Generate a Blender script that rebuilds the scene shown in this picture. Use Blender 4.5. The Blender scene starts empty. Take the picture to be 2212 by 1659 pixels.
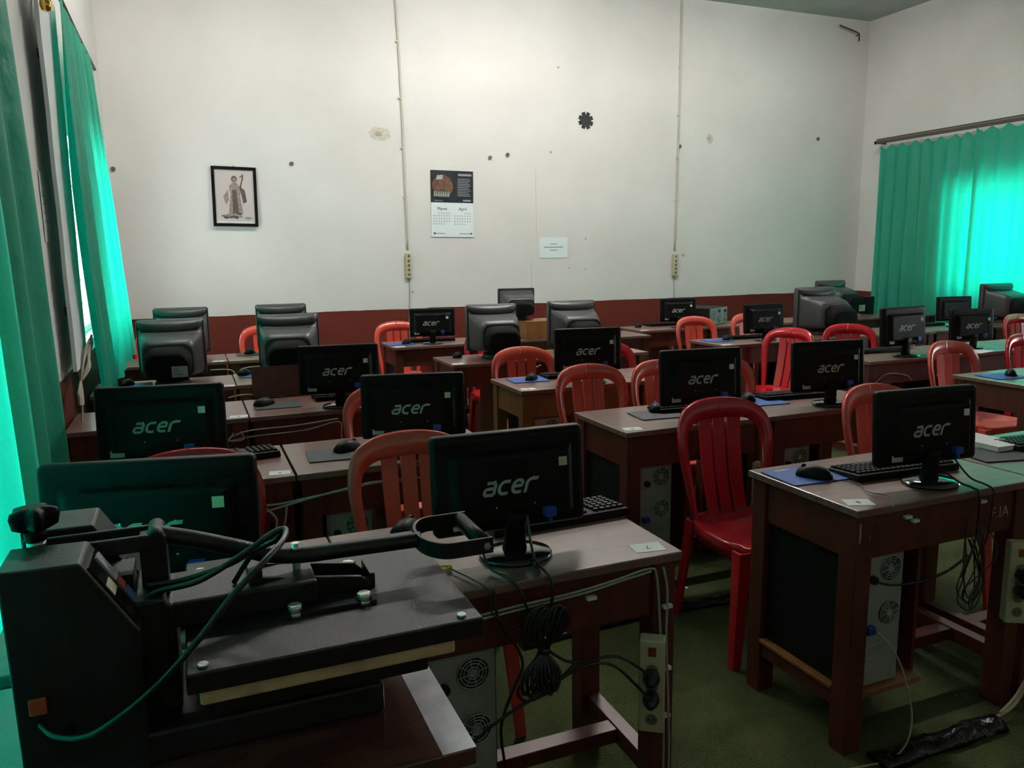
import bpy, bmesh, math, random
from math import sin, cos, pi, radians as rad
from mathutils import Vector, Matrix
random.seed(7)
S = bpy.context.scene
COL = S.collection

# ------------------------------------------------------------------ camera
FPX = 1693.4
ax = Vector((0.92461938, 0.07550838, 0.37333296))      # world X seen from the lens (right, up, forward)
ay = Vector((-0.38063171, 0.14691521, 0.91298161))
az = Vector((-0.01408947, 0.98626285, -0.16458154))
cd = bpy.data.cameras.new('camera'); cam = bpy.data.objects.new('camera', cd); COL.objects.link(cam)
cd.sensor_fit = 'HORIZONTAL'; cd.sensor_width = 36.0; cd.lens = 36.0 * FPX / 2212.0
cd.clip_start = 0.02; cd.clip_end = 100
right = Vector((ax[0], ay[0], az[0])).normalized()
fwd = Vector((ax[2], ay[2], az[2])).normalized()
up = right.cross(fwd).normalized()
M = Matrix((right, up, -fwd)).transposed().to_4x4()
M.translation = Vector((0, 0, 1.46))
cam.matrix_world = M
S.camera = cam

# ------------------------------------------------------------------ world, exposure
S.view_settings.view_transform = 'Standard'
S.view_settings.look = 'None'
S.view_settings.gamma = 1.0
S.view_settings.use_curve_mapping = False
S.view_settings.exposure = 0.76
W = bpy.data.worlds.new('sky'); S.world = W; W.use_nodes = True
wn = W.node_tree; wn.nodes['Background'].inputs[0].default_value = (0.90, 0.97, 1.0, 1)
wn.nodes['Background'].inputs[1].default_value = 6.2
LAMP_STRENGTH = 85.0

XL, XR, YF, D, HT = -0.54, 7.72, -1.6, 7.5, 4.11       # the room

# ------------------------------------------------------------------ materials
def newmat(name):
    m = bpy.data.materials.new(name); m.use_nodes = True
    nt = m.node_tree; b = nt.nodes['Principled BSDF']
    return m, nt, b
def mat(name, col, rough=0.5, metal=0.0, spec=0.5, coat=0.0, var=0.0, scale=20, bump=0.0, bscale=60, emis=None, estr=0, stretch=(1,1,1), col2=None):
    m, nt, b = newmat(name)
    b.inputs['Base Color'].default_value = (*col, 1)
    b.inputs['Roughness'].default_value = rough
    b.inputs['Metallic'].default_value = metal
    b.inputs['Specular IOR Level'].default_value = spec
    b.inputs['Coat Weight'].default_value = coat
    b.inputs['Coat Roughness'].default_value = 0.12
    if emis: b.inputs['Emission Color'].default_value = (*emis, 1); b.inputs['Emission Strength'].default_value = estr
    if var or col2 or bump:
        tc = nt.nodes.new('ShaderNodeTexCoord'); mp = nt.nodes.new('ShaderNodeMapping')
        mp.inputs['Scale'].default_value = stretch
        nt.links.new(tc.outputs['Object'], mp.inputs[0])
        if var or col2:
            n = nt.nodes.new('ShaderNodeTexNoise'); n.inputs['Scale'].default_value = scale; n.inputs['Detail'].default_value = 5
            nt.links.new(mp.outputs[0], n.inputs['Vector'])
            r = nt.nodes.new('ShaderNodeValToRGB')
            r.color_ramp.elements[0].position = 0.3; r.color_ramp.elements[1].position = 0.7
            c1 = [c * (1 - var) for c in col]; c2 = list(col2) if col2 else [min(1, c * (1 + var)) for c in col]
            r.color_ramp.elements[0].color = (*c1, 1); r.color_ramp.elements[1].color = (*c2, 1)
            nt.links.new(n.outputs['Fac'], r.inputs[0]); nt.links.new(r.outputs[0], b.inputs['Base Color'])
        if bump:
            n2 = nt.nodes.new('ShaderNodeTexNoise'); n2.inputs['Scale'].default_value = bscale; n2.inputs['Detail'].default_value = 4
            nt.links.new(mp.outputs[0], n2.inputs['Vector'])
            bp = nt.nodes.new('ShaderNodeBump'); bp.inputs['Strength'].default_value = bump; bp.inputs['Distance'].default_value = 0.01
            nt.links.new(n2.outputs['Fac'], bp.inputs['Height']); nt.links.new(bp.outputs[0], b.inputs['Normal'])
    return m
def wall_mat():
    m, nt, b = newmat('plaster wall with dado')
    g = nt.nodes.new('ShaderNodeNewGeometry'); sep = nt.nodes.new('ShaderNodeSeparateXYZ'); nt.links.new(g.outputs['Position'], sep.inputs[0])
    n = nt.nodes.new('ShaderNodeTexNoise'); n.inputs['Scale'].default_value = 3.0; n.inputs['Detail'].default_value = 6; nt.links.new(g.outputs['Position'], n.inputs['Vector'])
    ma = nt.nodes.new('ShaderNodeMath'); ma.operation = 'MULTIPLY_ADD'; ma.inputs[1].default_value = 0.03
    nt.links.new(n.outputs['Fac'], ma.inputs[0]); nt.links.new(sep.outputs['Z'], ma.inputs[2])
    gt = nt.nodes.new('ShaderNodeMath'); gt.operation = 'GREATER_THAN'; gt.inputs[1].default_value = 0.955
    nt.links.new(ma.outputs[0], gt.inputs[0])
    n1 = nt.nodes.new('ShaderNodeTexNoise'); n1.inputs['Scale'].default_value = 1.3; n1.inputs['Detail'].default_value = 8; nt.links.new(g.outputs['Position'], n1.inputs['Vector'])
    r1 = nt.nodes.new('ShaderNodeValToRGB'); r1.color_ramp.elements[0].color = (0.67, 0.655, 0.63, 1); r1.color_ramp.elements[1].color = (0.75, 0.735, 0.71, 1)
    r1.color_ramp.elements[0].position = 0.3; r1.color_ramp.elements[1].position = 0.7
    nt.links.new(n1.outputs['Fac'], r1.inputs[0])
    r2 = nt.nodes.new('ShaderNodeValToRGB'); r2.color_ramp.elements[0].color = (0.110, 0.018, 0.011, 1); r2.color_ramp.elements[1].color = (0.150, 0.026, 0.016, 1)
    nt.links.new(n1.outputs['Fac'], r2.inputs[0])
    mx = nt.nodes.new('ShaderNodeMixRGB'); nt.links.new(gt.outputs[0], mx.inputs[0]); nt.links.new(r2.outputs[0], mx.inputs[1]); nt.links.new(r1.outputs[0], mx.inputs[2])
    nt.links.new(mx.outputs[0], b.inputs['Base Color']); b.inputs['Roughness'].default_value = 0.75; b.inputs['Specular IOR Level'].default_value = 0.25
    n2 = nt.nodes.new('ShaderNodeTexNoise'); n2.inputs['Scale'].default_value = 90; nt.links.new(g.outputs['Position'], n2.inputs['Vector'])
    bp = nt.nodes.new('ShaderNodeBump'); bp.inputs['Strength'].default_value = 0.15; bp.inputs['Distance'].default_value = 0.004
    nt.links.new(n2.outputs['Fac'], bp.inputs['Height']); nt.links.new(bp.outputs[0], b.inputs['Normal'])
    return m
def curtain_mat():
    m, nt, b = newmat('green satin curtain')
    out = nt.nodes['Material Output']
    b.inputs['Base Color'].default_value = (0.03, 0.40, 0.27, 1); b.inputs['Roughness'].default_value = 0.5
    tc = nt.nodes.new('ShaderNodeTexCoord')
    n = nt.nodes.new('ShaderNodeTexNoise'); n.inputs['Scale'].default_value = 14; n.inputs['Detail'].default_value = 5; nt.links.new(tc.outputs['Object'], n.inputs['Vector'])
    bp = nt.nodes.new('ShaderNodeBump'); bp.inputs['Strength'].default_value = 0.5; bp.inputs['Distance'].default_value = 0.02
    nt.links.new(n.outputs['Fac'], bp.inputs['Height']); nt.links.new(bp.outputs[0], b.inputs['Normal'])
    t = nt.nodes.new('ShaderNodeBsdfTranslucent'); t.inputs['Color'].default_value = (0.0, 0.55, 0.36, 1)
    mx = nt.nodes.new('ShaderNodeMixShader'); mx.inputs[0].default_value = 0.33
    nt.links.new(b.outputs[0], mx.inputs[1]); nt.links.new(t.outputs[0], mx.inputs[2]); nt.links.new(mx.outputs[0], out.inputs[0])
    return m
def carpet_mat():
    m, nt, b = newmat('green carpet')
    tc = nt.nodes.new('ShaderNodeTexCoord')
    n = nt.nodes.new('ShaderNodeTexNoise'); n.inputs['Scale'].default_value = 160; n.inputs['Detail'].default_value = 6
    n3 = nt.nodes.new('ShaderNodeTexNoise'); n3.inputs['Scale'].default_value = 2.2; n3.inputs['Detail'].default_value = 4
    nt.links.new(tc.outputs['Object'], n.inputs['Vector']); nt.links.new(tc.outputs['Object'], n3.inputs['Vector'])
    a = nt.nodes.new('ShaderNodeMath'); a.operation = 'MULTIPLY_ADD'; a.inputs[1].default_value = 0.6
    nt.links.new(n3.outputs['Fac'], a.inputs[0]); 
    s = nt.nodes.new('ShaderNodeMath'); s.operation = 'MULTIPLY'; s.inputs[1].default_value = 0.5
    nt.links.new(n.outputs['Fac'], s.inputs[0]); nt.links.new(s.outputs[0], a.inputs[2])
    r = nt.nodes.new('ShaderNodeValToRGB'); r.color_ramp.elements[0].position = 0.4; r.color_ramp.elements[1].position = 0.7
    r.color_ramp.elements[0].color = (0.038, 0.048, 0.018, 1); r.color_ramp.elements[1].color = (0.105, 0.128, 0.050, 1)
    nt.links.new(a.outputs[0], r.inputs[0]); nt.links.new(r.outputs[0], b.inputs['Base Color'])
    b.inputs['Roughness'].default_value = 0.95; b.inputs['Specular IOR Level'].default_value = 0.1
    bp = nt.nodes.new('ShaderNodeBump'); bp.inputs['Strength'].default_value = 0.8; bp.inputs['Distance'].default_value = 0.01
    nt.links.new(n.outputs['Fac'], bp.inputs['Height']); nt.links.new(bp.outputs[0], b.inputs['Normal'])
    return m
MW = wall_mat(); MCURT = curtain_mat(); MCARPET = carpet_mat()
MCEIL = mat('grey painted ceiling', (0.42, 0.46, 0.44), 0.8, var=0.12, scale=2.5)
MTOP = mat('worn brown desk top', (0.175, 0.090, 0.076), 0.30, coat=0.15, var=0.25, scale=4, stretch=(1, 9, 1), bump=0.05, bscale=30)
MTOP2 = mat('pale tan desk top', (0.22, 0.14, 0.085), 0.35, coat=0.1, var=0.2, scale=5, stretch=(1, 9, 1))
MWOOD = mat('dark red brown wood', (0.090, 0.018, 0.011), 0.40, coat=0.05, var=0.3, scale=5, stretch=(4, 4, 1))
MWOOD2 = mat('ochre brown wood', (0.17, 0.075, 0.022), 0.42, var=0.25, scale=5, stretch=(4, 4, 1))
MOCHRE = mat('raw orange brown wood', (0.26, 0.11, 0.03), 0.5, var=0.3, scale=9)
MPANEL = mat('dark board panel', (0.007, 0.009, 0.009), 0.7, spec=0.15, var=0.2, scale=12)
MBLK = mat('black plastic', (0.0045, 0.0048, 0.0048), 0.42, spec=0.12, bump=0.04, bscale=300)
MBLKG = mat('glossy black plastic', (0.010, 0.011, 0.011), 0.12, coat=0.4)
MBLKM = mat('matte black plastic', (0.006, 0.006, 0.007), 0.6, spec=0.2)
MCRT = mat('charcoal monitor plastic', (0.036, 0.038, 0.040), 0.40, bump=0.04, bscale=250)
MCRTK = mat('black monitor rear', (0.004, 0.004, 0.0045), 0.75, spec=0.15)
MSCREEN = mat('dark glass screen', (0.008, 0.009, 0.010), 0.08)
MLOGO = mat('silver grey logo print', (0.34, 0.37, 0.33), 0.4)
MSTK = mat('cream sticker', (0.52, 0.49, 0.34), 0.5)
MSTKW = mat('white sticker', (0.62, 0.66, 0.64), 0.5)
MSHEET = mat('bluish white paper', (0.76, 0.84, 0.86), 0.5)
MSTKG = mat('pale label', (0.36, 0.40, 0.36), 0.5)
MINK = mat('dark ink', (0.03, 0.03, 0.035), 0.7)
MINKL = mat('grey ink', (0.28, 0.30, 0.32), 0.7)
MBLUE = mat('blue mouse pad', (0.015, 0.085, 0.36), 0.55, var=0.1, scale=30)
MVGA = mat('blue plug', (0.01, 0.05, 0.30), 0.4)
MREDO = mat('orange red plastic', (0.62, 0.070, 0.045), 0.30, coat=0.35, var=0.12, scale=5)
MCRIM = mat('crimson plastic', (0.50, 0.012, 0.022), 0.20, coat=0.35, var=0.08, scale=5)
MPAPER = mat('white paper', (0.70, 0.72, 0.70), 0.7)
MCREAM = mat('cream plastic', (0.50, 0.47, 0.30), 0.4)
MSOCK = mat('shaded socket well', (0.15, 0.135, 0.09), 0.6)  # for a flat disc; the shade of a recess is put into its colour
MHOLE = mat('socket hole', (0.02, 0.018, 0.015), 0.7)
MSW = mat('red brown rocker switch', (0.22, 0.04, 0.015), 0.35)
MGREY = mat('grey cable', (0.34, 0.34, 0.29), 0.5)
MCABC = mat('cream cable', (0.46, 0.40, 0.27), 0.5)
MCABK = mat('black cable', (0.010, 0.012, 0.012), 0.35)
MSTEEL = mat('zinc steel panel', (0.36, 0.42, 0.37), 0.42, metal=0.35, var=0.15, scale=12)
MPRESS = mat('black powder coat', (0.008, 0.0085, 0.009), 0.40, spec=0.35, bump=0.15, bscale=400)
MBOLT = mat('bright zinc bolt', (0.55, 0.58, 0.52), 0.3, metal=0.7)
MSILI = mat('beige felt pad', (0.50, 0.38, 0.20), 0.8, var=0.2, scale=30)
MGOLD = mat('polished brass', (0.80, 0.50, 0.10), 0.2, metal=1.0)
MDARKROD = mat('dark brown rod', (0.075, 0.055, 0.045), 0.5)
MFRAMEW = mat('pale painted window wood', (0.70, 0.74, 0.74), 0.7, var=0.05, scale=6)
MTILE = mat('pale tiles', (0.42, 0.50, 0.46), 0.3)
MGLASS = newmat('window glass')
_b = MGLASS[2]; _b.inputs['Base Color'].default_value = (1, 1, 1, 1); _b.inputs['Transmission Weight'].default_value = 1; _b.inputs['Roughness'].default_value = 0.0; _b.inputs['IOR'].default_value = 1.02
MGLASS = MGLASS[0]
MTAPE = mat('black tape', (0.012, 0.012, 0.012), 0.5)
MBAG = mat('black shiny plastic sheet', (0.008, 0.008, 0.010), 0.15, bump=0.9, bscale=25)
MSTAIN = mat('brown stain', (0.42, 0.38, 0.30), 0.8)
MNAIL = mat('grey nail plug', (0.12, 0.11, 0.10), 0.5)
MYEL = mat('yellow cord', (0.60, 0.36, 0.04), 0.5)
MCHALK = mat('chalk marks', (0.40, 0.30, 0.22), 0.9)
MWHITE = mat('white enamel', (0.7, 0.7, 0.68), 0.4)
MPINK = mat('pinkish print', (0.52, 0.46, 0.45), 0.6)
MFIG = mat('sepia print', (0.09, 0.07, 0.06), 0.7, var=0.5, scale=60)
MFIGL = mat('pale sepia print', (0.26, 0.21, 0.19), 0.7, var=0.3, scale=60)
MNAVY = mat('dark calendar picture', (0.018, 0.022, 0.028), 0.35, var=0.5, scale=14)
MORNG = mat('brown orange print', (0.13, 0.06, 0.035), 0.5, var=0.6, scale=30)
MMUG = mat('white glazed mug', (0.7, 0.68, 0.62), 0.25)

# ------------------------------------------------------------------ mesh helper
class MB:
    def __init__(s): s.v = []; s.f = []; s.mi = []; s.sm = []
    def add(s, v, f, mi=0, sm=False, mat4=None):
        o = len(s.v)
        for p in v:
            p = Vector(p)
            s.v.append(mat4 @ p if mat4 else p)
        for q in f: s.f.append([o + i for i in q]); s.mi.append(mi); s.sm.append(sm)
        return s
    def box(s, x0, x1, y0, y1, z0, z1, mi=0, m=None):
        v = [(x0,y0,z0),(x1,y0,z0),(x1,y1,z0),(x0,y1,z0),(x0,y0,z1),(x1,y0,z1),(x1,y1,z1),(x0,y1,z1)]
        f = [(0,3,2,1),(4,5,6,7),(0,1,5,4),(1,2,6,5),(2,3,7,6),(3,0,4,7)]
        return s.add(v, f, mi, False, m)
    def frustum(s, a, b, mi=0, m=None):    # a, b: lists of 4 points (bottom loop, top loop)
        v = list(a) + list(b)
        f = [(0,3,2,1),(4,5,6,7),(0,1,5,4),(1,2,6,5),(2,3,7,6),(3,0,4,7)]
        return s.add(v, f, mi, False, m)
    def loft(s, rings, mi=0, sm=True, cap=True, m=None, closed=True):
        n = len(rings[0]); v = [p for r in rings for p in r]; f = []
        for i in range(len(rings) - 1):
            for j in range(n if closed else n - 1):
                k = (j + 1) % n
                f.append((i*n+j, i*n+k, (i+1)*n+k, (i+1)*n+j))
        s.add(v, f, mi, sm, m)
        if cap and closed:
            o = len(s.v) - len(v)
            s.f.append([o + j for j in range(n)][::-1]); s.mi.append(mi); s.sm.append(False)
            s.f.append([o + (len(rings)-1)*n + j for j in range(n)]); s.mi.append(mi); s.sm.append(False)
        return s
    def prism(s, pts, z0, z1, mi=0, m=None, sm=False):     # xy outline
        n = len(pts)
        v = [(p[0], p[1], z0) for p in pts] + [(p[0], p[1], z1) for p in pts]
        s.add(v, [tuple(range(n))[::-1], tuple(range(n, 2*n))], mi, False, m)
        s.add(v, [(i, (i+1)%n, n+(i+1)%n, n+i) for i in range(n)], mi, sm, m)
        return s
    def cyl(s, c, r, h, axis='z', n=20, mi=0, r2=None, m=None):
        r2 = r if r2 is None else r2
        A = []; B = []
        for i in range(n):
            a = 2*pi*i/n; u, w = cos(a), sin(a)
            if axis == 'z': A.append((c[0]+r*u, c[1]+r*w, c[2])); B.append((c[0]+r2*u, c[1]+r2*w, c[2]+h))
            elif axis == 'y': A.append((c[0]+r*u, c[1], c[2]-r*w)); B.append((c[0]+r2*u, c[1]+h, c[2]-r2*w))
            else: A.append((c[0], c[1]+r*u, c[2]+r*w)); B.append((c[0]+h, c[1]+r2*u, c[2]+r2*w))
        return s.loft([A, B], mi, True, True, m)
    def tube(s, pts, r, n=8, mi=0, closed=False, m=None, rr=None):
        P = [Vector(p) for p in pts]; rings = []; nrm = None
        L = len(P)
        for i, p in enumerate(P):
            t = ((P[(i+1) % L] - P[i-1]) if closed else (P[min(i+1, L-1)] - P[max(i-1, 0)]))
            if t.length < 1e-9: t = Vector((0,0,1))
            t.normalize()
            if nrm is None:
                nrm = t.cross(Vector((0,0,1)) if abs(t.z) < 0.9 else Vector((1,0,0))).normalized()
            nrm = (nrm - t * nrm.dot(t)).normalized(); bn = t.cross(nrm)
            q = rr[i] if rr else r
            rings.append([p + nrm*cos(2*pi*k/n)*q + bn*sin(2*pi*k/n)*q for k in range(n)])
        if closed: rings.append(rings[0])
        return s.loft(rings, mi, True, not closed, m)
    def build(s, name, mats, parent=None, bevel=0, seg=2, loc=None):
        me = bpy.data.meshes.new(name); me.from_pydata([tuple(v) for v in s.v], [], s.f)
        mats = mats if isinstance(mats, (list, tuple)) else [mats]
        for q in mats: me.materials.append(q)
        for i, p in enumerate(me.polygons):
            p.material_index = s.mi[i]; p.use_smooth = s.sm[i]
        bm = bmesh.new(); bm.from_mesh(me)
        bmesh.ops.recalc_face_normals(bm, faces=bm.faces); bm.to_mesh(me); bm.free()
        me.update()
        o = bpy.data.objects.new(name, me); COL.objects.link(o)
        if parent: o.parent = parent
        if loc: o.location = loc
        if bevel:
            b = o.modifiers.new('bevel', 'BEVEL'); b.width = bevel; b.segments = seg; b.limit_method = 'ANGLE'; b.angle_limit = rad(35)
        return o
def smooth(pts, k=6, closed=False):
    P = [Vector(p) for p in pts]; out = []; L = len(P)
    rng = range(L) if closed else range(L - 1)
    for i in rng:
        p0 = P[i-1] if (i > 0 or closed) else P[0]; p1 = P[i]; p2 = P[(i+1) % L]; p3 = P[(i+2) % L] if (closed or i+2 < L) else P[-1]
        for j in range(k):
            t = j / k
            out.append(0.5 * ((2*p1) + (p2-p0)*t + (2*p0-5*p1+4*p2-p3)*t*t + (3*p1-p0-3*p2+p3)*t**3))
    if not closed: out.append(P[-1])
    return out
def rrect(w, h, r, n=4, cx=0, cy=0):
    pts = []
    for (sx, sy, a0) in ((1,1,0),(-1,1,90),(-1,-1,180),(1,-1,270)):
        for k in range(n + 1):
            a = rad(a0 + 90*k/n); pts.append((cx + sx*(w/2-r) + r*cos(a), cy + sy*(h/2-r) + r*sin(a)))
    return pts
def empty(name, loc=(0,0,0), rz=0):
    o = bpy.data.objects.new(name, None); COL.objects.link(o); o.location = loc; o.rotation_euler = (0, 0, rad(rz)); o.empty_display_size = 0.1
    return o
def tag(o, label, cat, group=None, kind=None):
    o['label'] = label; o['category'] = cat
    if group: o['group'] = group
    if kind: o['kind'] = kind
    return o
def struct(o):
    o['kind'] = 'structure'; return o
def copy_tree(o, parent=None):
    c = o.copy(); COL.objects.link(c)
    if parent: c.parent = parent
    for ch in list(o.children): copy_tree(ch, c)
    return c
class Kind:                       # first call hands out the thing itself, later calls copies of it with all their parts
    def __init__(s, root): s.root = root; s.used = False
    def put(s, loc, rz, label, cat, group=None):
        o = copy_tree(s.root) if s.used else s.root
        s.used = True
        o.location = loc; o.rotation_euler = (0, 0, rad(rz))
        for k in ('group',):
            if k in o: del o[k]
        return tag(o, label, cat, group)
def text_mesh(txt, size, name, m, loc, rot, parent=None, depth=0.0004, shear=0, align='CENTER'):
    c = bpy.data.curves.new(name, 'FONT'); c.body = txt; c.size = size; c.extrude = depth; c.align_x = align; c.align_y = 'CENTER'; c.shear = shear
    t = bpy.data.objects.new(name, c); COL.objects.link(t)
    dg = bpy.context.evaluated_depsgraph_get(); dg.update()
    me = bpy.data.meshes.new_from_object(t.evaluated_get(dg)); bpy.data.objects.remove(t)
    me.materials.clear(); me.materials.append(m)
    o = bpy.data.objects.new(name, me); COL.objects.link(o); o.location = loc; o.rotation_euler = rot
    if parent: o.parent = parent
    return o

# ================================================================== the room
def wall_with_hole(name, axis, pos, thick, u0, u1, z1, holes):
    # axis 'x': a wall lying in a y-z plane at x = pos; holes are (u0, u1, z0, z1)
    b = MB()
    us = sorted({u0, u1, *[h[0] for h in holes], *[h[1] for h in holes]}); zs = sorted({0, z1, *[h[2] for h in holes], *[h[3] for h in holes]})
    for i in range(len(us) - 1):
        for j in range(len(zs) - 1):
            cu, cz = (us[i]+us[i+1])/2, (zs[j]+zs[j+1])/2
            if any(h[0] < cu < h[1] and h[2] < cz < h[3] for h in holes): continue
            a, c = (pos, pos + thick) if thick > 0 else (pos + thick, pos)
            if axis == 'x': b.box(a, c, us[i], us[i+1], zs[j], zs[j+1])
            else: b.box(us[i], us[i+1], a, c, zs[j], zs[j+1])
    return struct(b.build(name, MW))
WL1 = (0.9, 2.10, 0.62, 1.80); WL2 = (4.86, 6.60, 1.00, 2.12); WR = (2.2, 6.22, 0.95, 2.12)
wall_with_hole('wall_left', 'x', XL, -0.2, YF, D, HT, [WL1, WL2])
wall_with_hole('wall_right', 'x', XR, 0.2, YF, D, HT, [WR])
struct(MB().box(XL-0.2, XR+0.2, D, D+0.2, 0, HT).build('wall_back', MW))
struct(MB().box(XL-0.2, XR+0.2, YF-0.2, YF, 0, HT).build('wall_front', MW))
struct(MB().box(XL-0.2, XR+0.2, YF-0.2, D+0.2, -0.1, 0).build('floor', MCARPET))
struct(MB().box(XL-0.2, XR+0.2, YF-0.2, D+0.2, HT, HT+0.1).build('ceiling', MCEIL))
def window(name, x, h, out, nm, ny):
    r = empty(name, (x, (h[0]+h[1])/2, h[2])); struct(r)
    L = h[1]-h[0]; H = h[3]-h[2]
    f = MB(); t = 0.04
    f.box(-.02, .02, -L/2, L/2, 0, t); f.box(-.02, .02, -L/2, L/2, H-t, H); f.box(-.02, .02, -L/2, -L/2+t, 0, H); f.box(-.02, .02, L/2-t, L/2, 0, H)
    for k in range(1, nm): f.box(-.015, .015, -L/2+L*k/nm-.015, -L/2+L*k/nm+.015, 0, H)
    f.build('window_frame', MFRAMEW, r, bevel=0.003)
    g = MB(); g.box(-.002, .002, -L/2+t, L/2-t, t, H-t); g.build('pane', MGLASS, r)
    b = MB()
    for k in range(1, ny+1):
        z = H*k/(ny+1); b.tube([(out*.05, -L/2, z), (out*.05, L/2, z)], 0.006, 6)
    b.build('window_bars', MDARKROD, r)
window('window_1', XL-.1, WL1, -1, 2, 5)
window('window_2', XL-.1, WL2, -1, 3, 6)
window('window_3', XR+.1, WR, 1, 4, 3)
# pale casement board beside the far left window
cb = MB(); ring = []
for k in range(13):
    z = 0.97 + 1.66*k/12; e = 0.010*sin(k*1.7)
    ring.append([(XL+.046, 3.90+e, z), (XL+.062, 3.90+e, z), (XL+.062, 4.30+.012*k+e*.4, z), (XL+.046, 4.30+.012*k+e*.4, z)])
cb.loft(ring, 0, False)
sh = struct(cb.build('trim_1', MFRAMEW))
for z in (1.2, 2.35): MB().box(XL, XL+.047, 4.20, 4.23, z, z+.04).build('hinge', MDARKROD, sh)
tl = MB()
for i in range(9):
    for j in range(3):
        y0 = 0.6 + i*.25; z0 = 0.02 + j*.2
        tl.box(XL+.001, XL+.009, y0+.003, y0+.247, z0+.003, z0+.197)
struct(tl.build('trim_2', MTILE, bevel=0.001))

# ceiling lamp: a pair of lit tubes close to the back wall
def lamp(x, y, label, k):
    lp = empty('fluorescent_lamp', (x, y, HT-0.09)); tag(lp, label, 'lamp', 'batten lamps on the ceiling')
    MB().box(-.65, .65, -.07, .07, .04, .09).build('batten', MWHITE, lp, bevel=0.006)
    ml = mat('lit fluorescent tube', (1, 1, 1), 0.5, emis=(1.0, 0.95, 0.90), estr=LAMP_STRENGTH*k)
    for sy in (-.04, .04):
        MB().cyl((-.6, sy, 0), .014, 1.2, 'x', 12).build('tube', ml, lp)
    for sx in (-.63, .60): MB().box(sx, sx+.03, -.06, .06, -.02, .04).build('end_cap', MWHITE, lp)
lamp(2.9, 5.25, 'white batten lamp on the ceiling over the middle desks, brightest of the three', 1.9)
lamp(0.3, 5.25, 'white batten lamp on the ceiling over the left desks', .75)
lamp(5.6, 5.25, 'white batten lamp on the ceiling over the right desks', .75)

# ================================================================== curtains
def curtain(name, P0, P1, z0, z1, nf, amp, label, group=None, flare=0.0, seed=1, shift=None, sag=0.02, ux=1):
    """P0,P1: xy of the two top ends; folds swing along x."""
    rnd = random.Random(seed); nu, nz = nf*10, 26
    ph = [rnd.uniform(-.5, .5) for _ in range(nf+2)]; am = [rnd.uniform(.5, 1.2) for _ in range(nf+2)]
    b = MB(); v = []
    for j in range(nz+1):
        t = j/nz; z = z0 + (z1-z0)*t; lo = 1-t
        for i in range(nu+1):
            u = i/nu; q = u*nf; k = int(min(q, nf-1e-6)); w = q-k
            a = am[k]*(1-w) + am[k+1]*w; p = ph[k]*(1-w) + ph[k+1]*w
            amp_z = amp*(0.35+0.65*min(1, lo*2.2))
            y = P0[1] + (P1[1]-P0[1])*u; x = P0[0] + (P1[0]-P0[0])*u
            if shift: dy, dx = shift(u, lo); y += dy; x += dx
            x += ux*a*amp_z*sin(2*pi*q + p*2 + 0.5*sin(3*t+k))
            y += 0.35*amp_z*cos(2*pi*q*1.0 + p + 2*t)
            zz = z - (sag*abs(sin(pi*q*1.0+p)) if j > nz-3 else 0)
            v.append((x, y, zz))
    f = [(j*(nu+1)+i, j*(nu+1)+i+1, (j+1)*(nu+1)+i+1, (j+1)*(nu+1)+i) for j in range(nz) for i in range(nu)]
    b.add(v, f, 0, True)
    o = b.build(name, MCURT)
    return tag(o, label, 'curtain', group)
curtain('curtain', (XL+.11, 0.7), (XL+.11, 2.80), 0.30, 2.62, 9, .030, 'long green satin curtain in the left foreground, glowing where the window is', seed=3,
        shift=lambda u, lo: (0.10*u*lo, 0.03*lo), sag=.01)
curtain('curtain', (XL+.10, 4.24), (XL+.11, 5.6), 0.78, 2.64, 6, .032, 'green curtain gathered at the far left window, beside a bright gap', seed=5,
        shift=lambda u, lo: (-0.15*(1-u)*sin(pi*lo)**1.5 + .95*u*lo, .022*lo*lo*(1-u) + .03*u*lo), sag=.04)
curtain('curtain', (XR-.10, 7.14), (XR-.10, 5.86), 0.62, 2.64, 8, .028, 'left panel of green curtain on the right wall, mostly unlit with a bright lower corner', seed=11, sag=.05, ux=1)
curtain('curtain', (XR-.13, 5.90), (XR-.13, 3.4), 0.62, 2.66, 14, .026, 'right panel of green curtain on the right wall, glowing from daylight behind', seed=12, sag=.05)
rd = MB(); rd.box(XR-.16, XR-.135, 3.3, 7.18, 2.655, 2.69); rd.box(XR-.16, XR, 7.15, 7.18, 2.66, 2.685); rd.box(XR-.13, XR-.11, 3.3, 7.18, 2.70, 2.715); rd.box(XR-.135, XR, 5.3, 5.33, 2.66, 2.69)
tag(rd.build('curtain_rail', MDARKROD, bevel=.002), 'dark wooden curtain rail above the right wall curtains', 'curtain rail')
rl = empty('curtain_rod', (XL+.09, 3.95, 2.67)); tag(rl, 'dark curtain rod with brass finial on the left wall', 'curtain rod')
MB().tube([(0, -.02, 0), (0, 1.0, -.01), (0, 2.0, 0)], .011, 8).build('rod', MDARKROD, rl)
MB().box(-.09, .0, .3, .32, -.02, .02).box(-.09, .0, 1.7, 1.72, -.02, .02).build('bracket', MDARKROD, rl)
fn = MB()
def lathe(mb, prof, c=(0,0,0), n=20, mi=0, axis='z', m=None):
    rings = []
    for r, h in prof:
        if axis == 'z': rings.append([(c[0]+r*cos(2*pi*k/n), c[1]+r*sin(2*pi*k/n), c[2]+h) for k in range(n)])
        else: rings.append([(c[0]+r*cos(2*pi*k/n), c[1]+h, c[2]-r*sin(2*pi*k/n)) for k in range(n)])
    return mb.loft(rings, mi, True, True, m)
lathe(fn, [(.004,-.115),(.018,-.11),(.024,-.09),(.021,-.07),(.012,-.062),(.026,-.05),(.030,-.03),(.024,-.012),(.012,0),(.010,.05),(.002,.06)], (0, -.06, -.09))
fn.build('finial', MGOLD, rl)

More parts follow.
